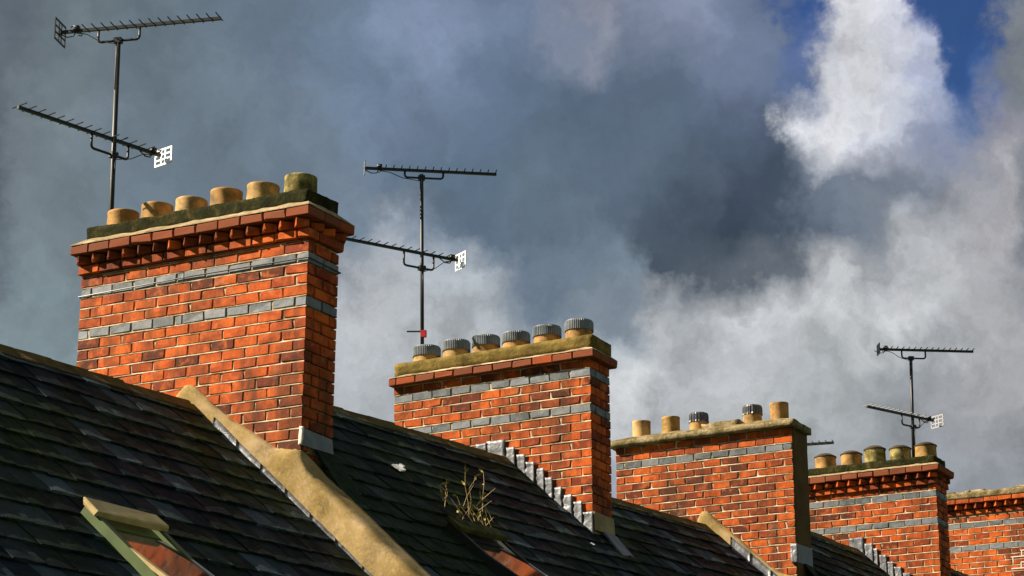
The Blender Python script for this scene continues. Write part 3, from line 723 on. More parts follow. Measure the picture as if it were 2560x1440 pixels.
def core(c, k0, k1, W, name='mortar_core'):
    """mortar bed behind the faces, with plain brickwork on the two sides turned away"""
    mb = MB(); a = L(c, 0.026, 0.0085, k0); b2 = L(c, W - 0.02, TH - 0.006, k1)
    vs, fs = rough_box(a, b2, 0.09, 0.0016, 1.0); mb.add(vs, fs)
    child(name, mb.mesh(name, 'mortar'), c)
    # struck bed joints of the front: cut back at the top, flush at the foot, so they shade and shine
    from mathutils import noise as mn
    mb = MB(); n = int(W / 0.045)
    for k in range(int(math.ceil(k0)), int(k1)):
        vs = []
        for q in range(n + 1):
            w = 0.004 + (W - 0.008) * q / n; e = mn.noise(Vector((w * 14, k * 3.7, k0))) * 0.0035; e2 = mn.noise(Vector((w * 31, k * 5.1, k0))) * 0.003
            p = L(c, w, 0, k)
            vs += [p + Vector((0, 0.012, 0.0095)), p + Vector((0, 0.0095 + e, 0.0075)), p + Vector((0, -0.0015 + e2, -0.003 + e)), p + Vector((0, -0.0005 + e2, -0.0075 + e)), p + Vector((0, 0.012, -0.009))]
        mb.add(vs, [(a * 5 + j, (a + 1) * 5 + j, (a + 1) * 5 + j + 1, a * 5 + j + 1) for a in range(n) for j in range(4)])
    child('bed_joints', mb.mesh('bed_joints', 'mortar'), c, kind='stuff')
    mb = MB(); r = random.Random(5)
    for k in range(int(k0), int(k1)):
        w = 0.1175 if k % 2 else 0.235; a0 = 0.0
        while a0 < W - 0.03:
            a1 = min(w, W); p0 = L(c, a0 + 0.006, TH - 0.1, k + 0.93); p1 = L(c, a1 - 0.006, TH + 0.001, k + 0.08); mb.span(p0, p1)
            a0 = a1; w += 0.235
        for (t0, t1) in ((0.0, 0.1075), (0.115, 0.345)) if k % 2 else ((0.0, 0.222), (0.2325, 0.355)):
            if t0 == 0: continue
            mb.span(L(c, W - 0.1, t0, k + 0.93), L(c, W + 0.001, t1, k + 0.08))
    child('brick', mb.mesh('brickwork', 'brick'), c, kind='stuff')
def oversail(c, k, hh, o, w0, w1, name, mat='brick', L0=0.235, off=0.0, t1=None):
    """one projecting course, front face and street end, brick by brick; o: projection"""
    t1 = TH + o if t1 is None else t1
    w = w0; n = 0
    while w < w1 - 0.02:
        e = min(w1, w + (L0 if not (n == 0 and off) else off)); 
        if w1 - e < 0.06: e = w1
        put_brick(c, w - (0.006 if n == 0 else 0), e + (0.006 if e > w1 - 0.01 else 0), -o, 0.12, k, mat, name, hh); w = e; n += 1
    t = 0.125
    while t < t1 - 0.02:
        e = min(t1, t + 0.225); 
        if t1 - e < 0.06: e = t1
        put_brick(c, w0 - 0.006, w0 + 0.126, t, e, k, mat, name, hh, jit=0.001, tg=0.008); t = e
    # the sides turned away
    mb = MB(); mb.span(L(c, w0 + 0.125, 0.13, k + hh / H * 0.9), L(c, w1 - 0.003, t1 - 0.003, k + 0.06)); child('brick', mb.mesh('brickwork', 'brick'), c, kind='stuff')
def dogtooth(c, k, hh, w0, w1, tip, end_tip=0.055):
    """bricks set cornerwise so that their arrises stand out like teeth"""
    s = 0.118; hd = s * math.sqrt(2) / 2; pitch = 0.1665
    w = w0 + hd
    while w < w1 - 0.02:
        d = (s, s, hh - 0.012)
        m = T3(L(c, w + J(0.004), hd - tip + J(0.003), k) + Vector((0, 0, -hh / 2))) @ Matrix.Rotation(R(45) + J(0.03), 4, 'Z')
        child('dogtooth_brick', brick_mesh(d, 'brick'), c, m); w += pitch
    t = hd - tip + pitch
    while t < TH + tip - 0.05:
        m = T3(L(c, hd - end_tip + J(0.003), t, k) + Vector((0, 0, -hh / 2))) @ Matrix.Rotation(R(45) + J(0.03), 4, 'Z')
        child('dogtooth_brick', brick_mesh((s, s, hh - 0.012), 'brick'), c, m); t += pitch
    mb = MB(); mb.span(L(c, 0.045, 0.045, k + hh / H), L(c, w1 - 0.05, TH - 0.012, k)); child('mortar_core', mb.mesh('mortar_core', 'brick'), c)
def flaunch(c, ka, kb_, wa, wb, o, wi, wj, t0i=0.0, t1i=None, mat='mortar'):
    t1i = TH if t1i is None else t1i
    from mathutils import noise as mn
    mb = MB(); n = 36; vs = []; fs = []
    rows = [(wa, wb, -o, TH + o, ka, 0.0), (wa + 0.002, wb - 0.002, -o + 0.002, TH + o - 0.002, ka - 0.10, 0.5), (wi, wj, t0i, t1i, kb_, 1.0), (wi + 0.1, wj - 0.1, t0i + 0.1, t1i - 0.1, kb_, 0.0)]
    for (a, b2, ta, tb, k, wob) in rows:
        ring = [(a + (b2 - a) * q / n, ta) for q in range(n)] + [(b2, ta + (tb - ta) * q / 8) for q in range(8)] + [(b2 - (b2 - a) * q / n, tb) for q in range(n)] + [(a, tb - (tb - ta) * q / 8) for q in range(8)]
        for (w, t) in ring:
            p = L(c, w, t, k); e = mn.noise(p * 9 + Vector((k, 0, 0))) * 0.014 * (1 if wob else 0); vs.append(p + Vector((0, -abs(e) * 0.3, e)))
    m = len(ring)
    for r_ in range(3):
        for q in range(m): fs.append((r_ * m + q, r_ * m + (q + 1) % m, (r_ + 1) * m + (q + 1) % m, (r_ + 1) * m + q))
    mb.add(vs, fs); child('mortar_flaunching', mb.mesh('mortar_flaunching', mat), c)
def cornice_block(c, k0, k1, w0, w1, mat, amp, name='block_course', t0=0.0, t1=None, step=0.035):
    mb = MB(); vs, fs = rough_box(L(c, w0, t0, k1), L(c, w1, TH if t1 is None else t1, k0), step, amp, c['kb'] * 0.37); mb.add(vs, fs)
    return child(name, mb.mesh(name, mat, True), c)
def pot(c, w, ktop, kbase, dia, mat='clay', cap=None, t=TH / 2, lean=0.0, taper=0.97):
    h = (kbase - ktop) * H; r = dia / 2
    mb = MB()
    prof = [(r * 1.0, 0), (r * 1.0, h * 0.3), (r * taper, h - 0.03), (r * taper * 1.015, h - 0.022), (r * taper * 1.015, h - 0.004), (r * taper, h), (r * 0.84, h), (r * 0.82, h - 0.12), (r * 0.8, 0.0)]
    mb.lathe(prof, 36, 0.003)
    me = mb.mesh('chimney_pot', [mat, 'soot'], True)
    for p in me.polygons:
        if p.index >= 36 * 6: p.material_index = 1
    m = T3(L(c, w, t, kbase)) @ Matrix.Rotation(lean, 4, 'X') @ Matrix.Rotation(J(3), 4, 'Z')
    o = child('chimney_pot', me, c, m)
    if cap == 'ribbed':
        mb = MB(); n = 132; hc = 0.105; R0 = r * 1.05; vs = []; fs = []
        for lev, (rr, z) in enumerate(((R0, h - hc), (R0, h - 0.012), (R0 * 0.965, h + 0.006), (R0 * 0.5, h + 0.018), (0.001, h + 0.02))):
            for q in range(n):
                a = 2 * math.pi * q / n; rb = (0.004 if q % 3 < 2 else -0.004) * (1 if lev < 2 else 0)
                vs.append(((rr + rb) * math.cos(a), (rr + rb) * math.sin(a), z))
        for lev in range(4):
            for q in range(n): fs.append((lev * n + q, lev * n + (q + 1) % n, (lev + 1) * n + (q + 1) % n, (lev + 1) * n + q))
        mb.add(vs, fs); child('cap', mb.mesh('cap', 'cap'), o)
    elif cap == 'bag':
        mb = MB(); n = 64; R0 = r * 1.05; vs = []; fs = []; rr_ = random.Random(int(w * 1000)); ph = [rr_.uniform(-0.006, 0.007) for _ in range(n)]
        for lev, (rr, z) in enumerate(((R0 * 1.02, h - 0.105), (R0 * 0.985, h - 0.085), (R0, h - 0.05), (R0 * 1.0, h - 0.01), (R0 * 0.93, h + 0.012), (R0 * 0.5, h + 0.022), (0.001, h + 0.02))):
            for q in range(n):
                a = 2 * math.pi * q / n; k_ = ph[q] * (1.0 if lev < 3 else 0.5 if lev < 5 else 0.0)
                vs.append(((rr + k_) * math.cos(a), (rr + k_) * math.sin(a), z + k_ * 0.6))
        for lev in range(6):
            for q in range(n): fs.append((lev * n + q, lev * n + (q + 1) % n, (lev + 1) * n + (q + 1) % n, (lev + 1) * n + q))
        mb.add(vs, fs); child('cap', mb.mesh('cap', 'bag'), o)
    elif cap == 'cone':
        mb = MB(); mb.lathe([(r * 1.0, h - 0.004), (r * 1.05, h - 0.002), (r * 1.05, h + 0.012), (r * 0.6, h + 0.05), (0.001, h + 0.072)], 28); child('cap', mb.mesh('cap', 'cowl'), o)
    return o
def lead_piece(c, w0, w1, k0, zlow, zlow1, t, seed, mat='lead', name='step_flashing'):
    """a dressed sheet of lead against the face, its lower edge following the roof"""
    from mathutils import noise as mn
    n, m = 5, 12; vs = []; fs = []
    for j in range(m + 1):
        for q in range(n + 1):
            u = q / n; v = j / m; w = w0 + (w1 - w0) * u
            ztop = -k0 * H; zl = zlow + (zlow1 - zlow) * u
            z = zl + (ztop - zl) * v
            p = Vector((-w, -t, c['kb'] * H + z)); d = mn.noise(p * 13 + Vector((seed, 0, 0)))
            d2 = mn.noise(p * 29 + Vector((0, seed, 0)))
            edge = 0.010 * (u ** 3) + 0.004 * (v ** 6)
            vs.append(p + Vector((d * 0.004, -abs(d) * 0.016 - d2 * 0.004 - edge, d * 0.006 * (1 if j == m else 0.2))))
    k = len(vs)
    vs += [v + Vector((0, 0.006, 0)) for v in vs]
    for j in range(m):
        for q in range(n):
            a = j * (n + 1) + q; fs.append((a, a + n + 1, a + n + 2, a + 1)); fs.append((k + a, k + a + 1, k + a + n + 2, k + a + n + 1))
    rim = list(range(n + 1)) + [j * (n + 1) + n for j in range(1, m + 1)] + [m * (n + 1) + q for q in range(n - 1, -1, -1)] + [j * (n + 1) for j in range(m - 1, 0, -1)]
    for a, b2 in zip(rim, rim[1:] + rim[:1]): fs.append((a, b2, k + b2, k + a))
    return child(name, mesh_of(name, vs, fs, mat, True), c)
def apron(c, pts, mat, label=None):
    """sheet folded round the foot of the street end: pts are (t, k) corners on that end"""
    n = 6; vs = []; fs = []
    (t0, ka), (t1, kb_), (t2, kc), (t3, kd) = pts
    for j in range(n + 1):
        for q in range(n + 1):
            u, v = q / n, j / n
            t = (t0 + (t1 - t0) * u) * (1 - v) + (t3 + (t2 - t3) * u) * v
            k = (ka + (kb_ - ka) * u) * (1 - v) + (kd + (kc - kd) * u) * v
            vs.append(L(c, -0.016 + J(0.002) - 0.006 * v, t, k))
    m = len(vs); vs += [v + Vector((-0.01, 0, 0)) for v in vs]
    for j in range(n):
        for q in range(n):
            a = j * (n + 1) + q; fs.append((a, a + 1, a + n + 2, a + n + 1)); fs.append((m + a, m + a + n + 1, m + a + n + 2, m + a + 1))
    rim = list(range(n + 1)) + [j * (n + 1) + n for j in range(1, n + 1)] + [n * (n + 1) + q for q in range(n - 1, -1, -1)] + [j * (n + 1) for j in range(n - 1, 0, -1)]
    for a, b2 in zip(rim, rim[1:] + rim[:1]): fs.append((a, b2, m + b2, m + a))
    return child('apron_flashing', mesh_of('apron_flashing', vs, fs, mat), c, label=label)

def kr(apw, apk, slope=9.48):
    return lambda w: apk + (apw - w) * slope if w < apw else apk + min(3.0, (w - apw) * slope)
# --- first stack: nearest, dogtooth cornice, mossy block course, six open pots
c1 = chimney(0, 24, 'biggest brick chimney stack, mossy course under six open clay pots')
W1 = 2.428
core(c1, -1.2, 24, W1)
courses(c1, 0, -1, 20, W1, True, (0, 4), kr(1.168, 11.4), (1.2925, 0.078), 17)
oversail(c1, -2.12, 0.088, 0.038, -0.022, W1 + 0.02, 'string_brick', off=0.12)
dogtooth(c1, -2.98, 0.083, -0.02, W1 + 0.02, 0.108)
oversail(c1, -3.9, 0.088, 0.12, -0.07, W1 + 0.055, 'cap_brick', 'cap_brick')
flaunch(c1, -3.9, -4.75, -0.07, W1 + 0.055, 0.12, 0.015, 2.415, mat='old_mortar')
cornice_block(c1, -4.6, -5.93, 0.03, 2.405, 'moss', 0.013, t0=0.0)
for (w, kt), mt in zip(((2.191, -7.75), (1.812, -7.82), (1.433, -7.72), (1.05, -7.95), (0.663, -7.88), (0.267, -8.0)), ('clay', 'clay', 'clay', 'clay', 'clay', 'old_clay')):
    pot(c1, w, kt, -5.7, 0.288, mt, lean=J(0.03))
def skirt(c, k0, w_out, k_out, mat='dull_lead'):
    n = 6; vs = []; fs = []
    for j in range(n + 1):
        for q in range(n + 1):
            u, v = q / n, j / n; p = L(c, -0.02 - (w_out - 0.02) * v, 0.19 + (TH + 0.05 - 0.19) * u, k0 + (k_out - k0) * v)
            vs.append(p + Vector((0, 0, J(0.004))))
    m = len(vs); vs += [v + Vector((0, 0, -0.03)) for v in vs]
    for j in range(n):
        for q in range(n):
            a = j * (n + 1) + q; fs.append((a, a + n + 1, a + n + 2, a + 1)); fs.append((m + a, m + a + 1, m + a + n + 2, m + a + n + 1))
    rim = list(range(n + 1)) + [j * (n + 1) + n for j in range(1, n + 1)] + [n * (n + 1) + q for q in range(n - 1, -1, -1)] + [j * (n + 1) for j in range(n - 1, 0, -1)]
    for a, b2 in zip(rim, rim[1:] + rim[:1]): fs.append((a, b2, m + b2, m + a))
    child('lead_skirt', mesh_of('lead_skirt', vs, fs, mat), c)
skirt(c1, 17.5, 0.42, 23.4, 'slate')
apron(c1, [(-0.015, 16.04), (0.43, 16.16), (0.445, 17.45), (-0.005, 17.6)], 'dull_lead')
vs, fs = rough_box(L(c1, -0.022, -0.012, 17.5), L(c1, 0.014, 0.003, 15.95), 0.012, 0.011, 3.0); mb = MB(); mb.add(vs, fs)
child('corner_pointing', mb.mesh('corner_pointing', 'white', True), c1)
# --- second stack: ochre block course, six pots with ribbed grey caps, stepped lead
c2 = chimney(1, 24, 'brick chimney stack with six ribbed grey pot caps on an ochre course')
W2 = 2.35
core(c2, -1.0, 24, W2)
courses(c2, 1, -1, 18, W2, False, (0, 4), kr(1.1, 8.6), None, 17)
oversail(c2, -1.86, 0.085, 0.07, -0.064, W2 + 0.03, 'cap_brick', 'cap_brick')
flaunch(c2, -1.86, -2.24, -0.064, W2 + 0.03, 0.07, -0.022, W2 - 0.005)
cornice_block(c2, -2.2, -3.71, -0.024, W2 - 0.006, 'ochre', 0.005, step=0.05)
for w, kt in ((2.08, -5.80), (1.713, -5.93), (1.3475, -5.93), (0.984, -5.80), (0.613, -5.95), (0.237, -6.05)):
    pot(c2, w, kt, -3.5, 0.286, 'clay', 'ribbed', lean=J(0.015))
for n_, (a, b2, k) in enumerate([(1.212, 0.999, 6.77), (0.99, 0.886, 7.71), (0.873, 0.765, 8.76), (0.757, 0.659, 9.66), (0.646, 0.549, 10.68), (0.541, 0.453, 11.78), (0.441, 0.349, 12.84), (0.327, 0.231, 13.81), (0.214, 0.119, 14.82), (0.107, -0.004, 16.0)]):
    zz = lambda w: -(kr(1.008, 9.0)(w) + 0.9) * H
    lead_piece(c2, a + 0.005, b2 - 0.006, k + J(0.12), zz(min(a, 1.0)), zz(min(b2, 1.0)), 0.006 + 0.003 * (n_ % 2), n_ * 7.7)
lead_piece(c2, 1.345, 1.215, 6.95, -9.2 * H, -9.2 * H, 0.004, 91.0)
skirt(c2, 17.8, 0.34, 21.9, 'dull_lead')
apron(c2, [(0.0, 16.0), (0.46, 15.98), (0.47, 17.85), (0.0, 18.0)], 'ochre_lead')
# --- third stack: cement slab, five pots of which two are capped in black, rendered end
c3 = chimney(2, 24, 'brick chimney stack under a plain cement slab, two of its five pots capped black')
core(c3, -1.95, 24, W2)
courses(c3, 2, -2, 19, W2, True, (0,), kr(1.128, 8.8), None, 0, False)
mb = MB(); vs, fs = rough_box(L(c3, -0.012, 0.003, 24), L(c3, 0.1, TH + 0.006, -1.97), 0.06, 0.003, 8.0); mb.add(vs, fs)
child('rendered_end', mb.mesh('rendered_end', 'brown_render', True), c3)
cornice_block(c3, -1.98, -2.78, -0.055, W2 + 0.06, 'cement', 0.006, 'cement_slab', -0.075, TH + 0.06, 0.05)
flaunch(c3, -2.78, -3.55, -0.05, W2 + 0.05, 0.07, 0.16, W2 - 0.2, 0.10, TH - 0.1, 'cement')
mb = MB(); vs, fs = rough_box(L(c3, 0.70, 0.06, -3.0), L(c3, 1.2, TH - 0.06, -4.0), 0.06, 0.02, 4.4); mb.add(vs, fs)
child('mortar_mound', mb.mesh('mortar_mound', 'cement', True), c3)
for w, kt, cp in ((2.0955, -5.8, None), (1.694, -5.83, None), (1.3135, -5.75, 'bag'), (0.596, -5.85, 'bag'), (0.243, -5.88, None)):
    pot(c3, w, kt, -3.2, 0.228, 'clay', cp, taper=1.0)
skirt(c3, 15.2, 0.45, 21.2, 'slate')
apron(c3, [(-0.03, 13.1), (0.482, 12.85), (0.487, 15.21), (-0.03, 15.47)], 'dull_lead')
mb = MB(); vs, fs = rough_box(L(c3, -0.03, -0.035, 15.6), L(c3, 0.06, 0.0, 13.1), 0.025, 0.016, 6.0); mb.add(vs, fs); child('corner_lead', mb.mesh('corner_lead', 'lead', True), c3)
# --- fourth stack: dogtooth cornice, mossy block course, five pots with conical cowls
c4 = chimney(3, 24, 'brick chimney stack with five pots under dark conical cowls')
core(c4, -0.8, 24, W2)
courses(c4, 3, -1, 16, W2, False, (0, 4), kr(1.0, 8.2), None, 16)
oversail(c4, -1.72, 0.088, 0.035, -0.02, W2 + 0.02, 'string_brick', off=0.12)
dogtooth(c4, -2.55, 0.080, -0.03, W2 + 0.02, 0.106)
oversail(c4, -3.5, 0.09, 0.115, -0.085, W2 + 0.04, 'cap_brick', 'cap_brick')
flaunch(c4, -3.5, -4.05, -0.085, W2 + 0.04, 0.115, 0.0, W2 - 0.02, mat='old_mortar')
cornice_block(c4, -3.95, -5.12, 0.0, W2 - 0.02, 'moss', 0.014)
for (w, kt), mt in zip(((1.674, -7.1), (1.286, -7.05), (0.935, -7.4), (0.567, -7.05), (0.197, -7.05)), ('clay', 'clay', 'old_clay', 'old_clay', 'clay')):
    pot(c4, w, kt, -4.8, 0.30, mt, 'cone', lean=J(0.02))
for n_, (a, b2, k) in enumerate([(1.064, 0.942, 6.89), (0.934, 0.882, 7.74), (0.858, 0.754, 8.78), (0.742, 0.662, 9.88), (0.654, 0.545, 10.73), (0.538, 0.425, 11.72), (0.41, 0.31, 12.8), (0.30, 0.2, 13.8)]):
    zz = lambda w: -(kr(1.0, 8.7)(w) + 0.9) * H
    lead_piece(c4, a, b2, k, zz(a), zz(b2), 0.006 + 0.003 * (n_ % 2), 50 + n_ * 5.1)
lead_piece(c4, 1.286, 1.07, 5.9, -9 * H, -9 * H, 0.004, 77.0)
# --- fifth stack: farthest, cut by the right edge of the picture
c5 = chimney(4, 16, 'farthest brick chimney stack, pale capping without pots, cut off at the right')
c5m = WM[c5.name]; WR = 1.75
def shift(w): return w
core_w = WR + 0.6
WM[c5.name] = c5m @ T3((WR, 0, 0)); c5.matrix_world = WM[c5.name]
core(c5, -1.25, 16, core_w)
courses(c5, 4, -1, 13, core_w, True, (0, 4), lambda w: 99, None, -1)
oversail(c5, -2.15, 0.088, 0.02, -0.02, core_w + 0.02, 'string_brick', off=0.12)
dogtooth(c5, -3.05, 0.083, -0.03, core_w + 0.02, 0.104)
oversail(c5, -3.92, 0.08, 0.11, -0.085, core_w + 0.04, 'cap_brick')
cornice_block(c5, -3.9, -5.05, -0.09, core_w + 0.02, 'cement', 0.010, 'capping', -0.10, TH + 0.1)
mb = MB(); r_ = random.Random(2)
for q in range(9):
    w = 0.2 + q * 0.25; vs, fs = rough_box(L(c5, w - 0.11, -0.02, -4.95), L(c5, w + 0.11, TH, -5.2 - r_.uniform(0.0, 0.35)), 0.05, 0.02, q * 1.3); mb.add(vs, fs)
child('mortar_flaunching', mb.mesh('mortar_flaunching', 'cement', True), c5)
mb = MB()                                                            # patch of fresh white pointing
for k in (5.6, 6.6, 7.6, 8.6): mb.span(L(c5, 0.02, -0.006, k + 0.09), L(c5, 0.72 - (0.16 if int(k) % 2 else 0), 0.01, k - 0.07))
for k, ws in ((5.6, (0.3, 0.53)), (6.6, (0.42, 0.68)), (7.6, (0.3, 0.55))):
    for w in ws: mb.span(L(c5, w, -0.006, k + 1.0), L(c5, w + 0.014, 0.01, k))
child('white_pointing', mb.mesh('white_pointing', 'white'), c5)
# ------------------------------------------------------------------ rendered party walls standing above the lower roofs
def party_wall(ci, ri, apw, apk, top_pts, back, label, low_drop=0.5, end_w=-2.9):
    """front skin from the lower roof up to top_pts (w, k); behind the stack's foot it runs back to the upper roof"""
    from mathutils import noise as mn
    (X, Y, Z), (yw, ln) = CH[ci]
    o = WM[[c1, c2, c3, c4, c5][ci].name]; c = [c1, c2, c3, c4, c5][ci]
    root = empty('party_wall', o, label, 'wall', 'rendered party walls between the roofs')
    root['kb'] = c['kb']
    def interp(w):
        p = top_pts
        if w >= p[0][0]: return p[0][1]
        for (a, ka), (b2, kb2) in zip(p, p[1:]):
            if b2 <= w <= a: return ka + (kb2 - ka) * (a - w) / (a - b2)
        return p[-1][1] + (p[-1][0] - w) * 9.3
    vs = []; fs = []; nw = 90; rows = 13
    W0 = top_pts[0][0]
    for q in range(nw + 1):
        w = W0 + (end_w - W0) * q / nw
        kroof = apk + (apw - w) * 9.48 if w < apw else apk + (w - apw) * 9.48
        kt = interp(w); kbot = kroof + low_drop / H
        full = 0.0 if w > 0.0 else min(1.0, -w / 0.12)
        kbk = back + (0.12 - w) * 9.3 if w < 0.12 else kt - 0.1
        t_back = 0.012 + full * (0.20 - 0.012)
        kend = (kt - 0.25) * (1 - full) + kbk * full
        ktf = kt * (1 - full) + (kbk + 0.45) * full
        prof = [(-0.062, kbot), (-0.062, (kbot + ktf) / 2), (-0.061, ktf + 1.6), (-0.06, ktf + 0.8), (-0.056, ktf + 0.4), (-0.045, ktf + 0.1), (-0.02 + 0.03 * full, ktf - 0.12 * (1 - full) - 0.15 * full)]
        for j in range(1, 7):
            u = j / 6; prof.append((prof[6][0] + (t_back - prof[6][0]) * u, prof[6][1] + (kend - prof[6][1]) * u))
        for j, (t, k) in enumerate(prof):
            p = L(c, w, t, k); e = mn.noise(p * 3.7) * 0.014 + mn.noise(p * 11) * 0.007
            if j == 6 and w > 0: p += Vector((0, 0, mn.noise(p * 17) * 0.02))
            vs.append(p + Vector((0, -e * 0.9 if j < 7 else 0, e * 0.8 if j >= 4 else 0)))
    for q in range(nw):
        for j in range(rows - 1): a = q * rows + j; fs.append((a, a + rows, a + rows + 1, a + 1))
    # close the back and the ends
    n0 = len(vs)
    for q in range(nw + 1):
        v = vs[q * rows + rows - 1]; vs.append(v + Vector((0, 0.0, -0.9)))
    for q in range(nw): fs.append((q * rows + rows - 1, (q + 1) * rows + rows - 1, n0 + q + 1, n0 + q))
    fs.append(tuple(range(rows)) + (n0,)); fs.append((tuple(nw * rows + j for j in range(rows)) + (n0 + nw,))[::-1])
    child('render', mesh_of('render', vs, fs, 'render', True), root)
    # lead cover strips, lapped one on the next, along the slates
    w = apw - 0.32; n_ = 0
    while w > end_w + 0.3:
        ln_ = 0.255; dk = 9.48
        def strip(w0, w1):
            mb = MB(); n = 8; q = []
            for u in range(n + 1):
                ww = w0 + (w1 - w0) * u / n; kk = apk + (apw - ww) * dk
                for (dt, dz) in ((-0.066, 0.10), (-0.070, 0.055), (-0.078, 0.0), (-0.115, -0.045)):
                    e = mn.noise(Vector((ww * 21, dz * 30, n_))) * 0.007
                    q.append(L(c, ww, dt - 0.004 - abs(e), kk) + Vector((0, 0, dz + e * 0.8 + 0.012)))
            f2 = [(a * 4 + j, (a + 1) * 4 + j, (a + 1) * 4 + j + 1, a * 4 + j + 1) for a in range(n) for j in range(3)]
            k_ = len(q); q += [p + Vector((0, 0.006, 0)) for p in q]
            f2 += [tuple(i2 + k_ for i2 in f[::-1]) for f in f2]
            rim = [a * 4 for a in range(n + 1)] + [n * 4 + j for j in (1, 2, 3)] + [a * 4 + 3 for a in range(n - 1, -1, -1)] + [2, 1]
            f2 += [(a, b2, k_ + b2, k_ + a) for a, b2 in zip(rim, rim[1:] + rim[:1])]
            mb.add(q, f2); return mb.mesh('cover_flashing', 'lead', True)
        child('cover_flashing', strip(w, w - ln_ * 0.955), root); w -= ln_; n_ += 1
    return root
party_wall(0, 0, 1.168, 12.35, [(1.30, 11.95), (1.215, 10.95), (1.14, 10.92), (0.795, 14.0), (0.414, 16.6), (0.25, 17.85), (-0.02, 18.2)], 17.6,
           'nearest sand coloured rendered party wall, sloping down below the biggest stack')
party_wall(2, 2, 1.128, 9.6, [(1.24, 8.6), (1.19, 7.85), (1.14, 7.85), (0.72, 12.0), (0.29, 16.1), (0.2, 16.9), (-0.02, 17.6)], 16.9,
           'farther sand coloured rendered party wall, sloping down below the slab-topped stack')

# ------------------------------------------------------------------ television aerials
def aerial(label, P0, P1, booms, r=0.024, extra=None, mastmat='mast_worn'):
    P0, P1 = Vector(P0), Vector(P1)
    root = empty('television_aerial', T3(P0), label, 'aerial', 'television aerials on the chimney stacks')
    ax = (P1 - P0).normalized()
    mb = MB(); mb.tube([P0, P0 + (P1 - P0) * 0.5, P1], r, 12); child_w('mast', mb.mesh('mast', mastmat, True), root)
    for bm_ in booms:
        Pc, d = Vector(bm_['c']), Vector(bm_['d']).normalized(); p = Vector((0, 0, 1)).cross(d); a0, a1 = bm_['a']; u0, u1 = bm_['u']
        p = p if p.x < 0 else -p
        mb = MB(); half = bm_.get('th', 0.017)
        rot = Matrix((d, p, d.cross(p))).transposed()
        mb.box(Pc + d * (a0 + a1) / 2, (a1 - a0, half * 1.7, half * 1.7), rot)
        boom = child_w('boom', mb.mesh('boom', 'mast'), root)
        e0, e1, ne = bm_['el']; me = None; el = bm_.get('len', 0.2)
        mbe = MB(); mbe.tube([-p * el / 2, p * el / 2], 0.0062, 6); me = mbe.mesh('element', bm_.get('elmat', 'mast'))
        for q in range(ne):
            pos = Pc + d * (e0 + (e1 - e0) * q / (ne - 1)) + Vector((0, 0, half * 0.8 + 0.006))
            child_w('element', me, boom, T3(pos))
        # cradle: bent tube under the boom, clamped to the mast
        dr = bm_['drop']; cr = 0.03; pts = [Pc + d * u0]
        lo0 = Pc + d * u0 - Vector((0, 0, dr)); lo1 = Pc + d * u1 - Vector((0, 0, dr))
        pts += [lo0 + Vector((0, 0, cr)), lo0 + Vector((0, 0, cr * 0.3)) + d * cr * 0.3, lo0 + d * cr, lo1 - d * cr, lo1 + Vector((0, 0, cr * 0.3)) - d * cr * 0.3, lo1 + Vector((0, 0, cr)), Pc + d * u1]
        off = p * 0.0
        mb = MB(); mb.tube([q_ + off for q_ in pts], 0.0125, 8); child_w('cradle', mb.mesh('cradle', 'mast', True), root)
        kx = Pc - Vector((0, 0, dr)); mb = MB(); mb.box(kx, (0.075, 0.06, 0.05), rot); mb.tube([kx - p * 0.06 + Vector((0, 0, 0.012)), kx + p * 0.06 + Vector((0, 0, 0.012))], 0.007, 6)
        child_w('clamp', mb.mesh('clamp', 'mast'), root)
        # coaxial lead: sagging along the boom, round the cradle and down the mast
        qd = Pc + d * bm_['box'] - Vector((0, 0, 0.02)); qm = Pc - Vector((0, 0, dr + 0.05)); e3 = p * 0.03
        mb = MB(); mb.tube([qd, qd * 0.75 + qm * 0.25 + Vector((0, 0, dr * 0.15)), qd * 0.45 + qm * 0.55 + Vector((0, 0, -0.01)), qm + e3, qm - Vector((0, 0, 0.12)) + e3 * 0.9, qm - Vector((0, 0, 0.45)) + e3 * 0.95], 0.0045, 6)
        child_w('cable', mb.mesh('cable', 'mast', True), root)
        # dipole box with a loop
        bx = bm_['box']; q_ = Pc + d * bx; mb = MB(); mb.box(q_ + Vector((0, 0, 0.025)), (0.055, 0.05, 0.05), rot)
        mb.tube([q_ - p * 0.09 - d * 0.02, q_ - p * 0.12, q_ - p * 0.09 + d * 0.02, q_ + p * 0.09 + d * 0.02, q_ + p * 0.12, q_ + p * 0.09 - d * 0.02], 0.006, 6)
        sg = 1 if bm_['ref'] == a0 else -1
        mb.tube([q_ - Vector((0, 0, 0.0)), q_ - Vector((0, 0, 0.05)) + d * 0.03 * sg, q_ - Vector((0, 0, 0.055)) + d * 0.09 * sg, q_ - Vector((0, 0, 0.02)) + d * 0.16 * sg], 0.006, 6)
        child_w('dipole', mb.mesh('dipole', 'mast', True), boom)
        # reflector grille across the end of the boom
        rw, rh = bm_['rs']; ctr = Pc + d * bm_['ref']; zt = Vector((0, 0, 1)); mb = MB(); rt3 = Matrix((p, d, -zt if False else p.cross(d))).transposed()
        def bar(u, v, su, sv): mb.box(ctr + p * u + zt * v, (su, 0.008, sv), Matrix((p, d, zt)).transposed())
        for v in (-rh / 2, rh / 2): bar(0, v, rw, 0.018)
        for u in (-rw / 2 + 0.008, -0.028, 0.028, rw / 2 - 0.008): bar(u, 0, 0.018, rh)
        for v in (-rh / 6, rh / 6): bar(-rw / 4, v, rw / 2, 0.016); bar(rw / 4, v, rw / 2, 0.016)
        child_w('reflector', mb.mesh('reflector', bm_['refmat']), boom)
    if extra: extra(root)
    return root
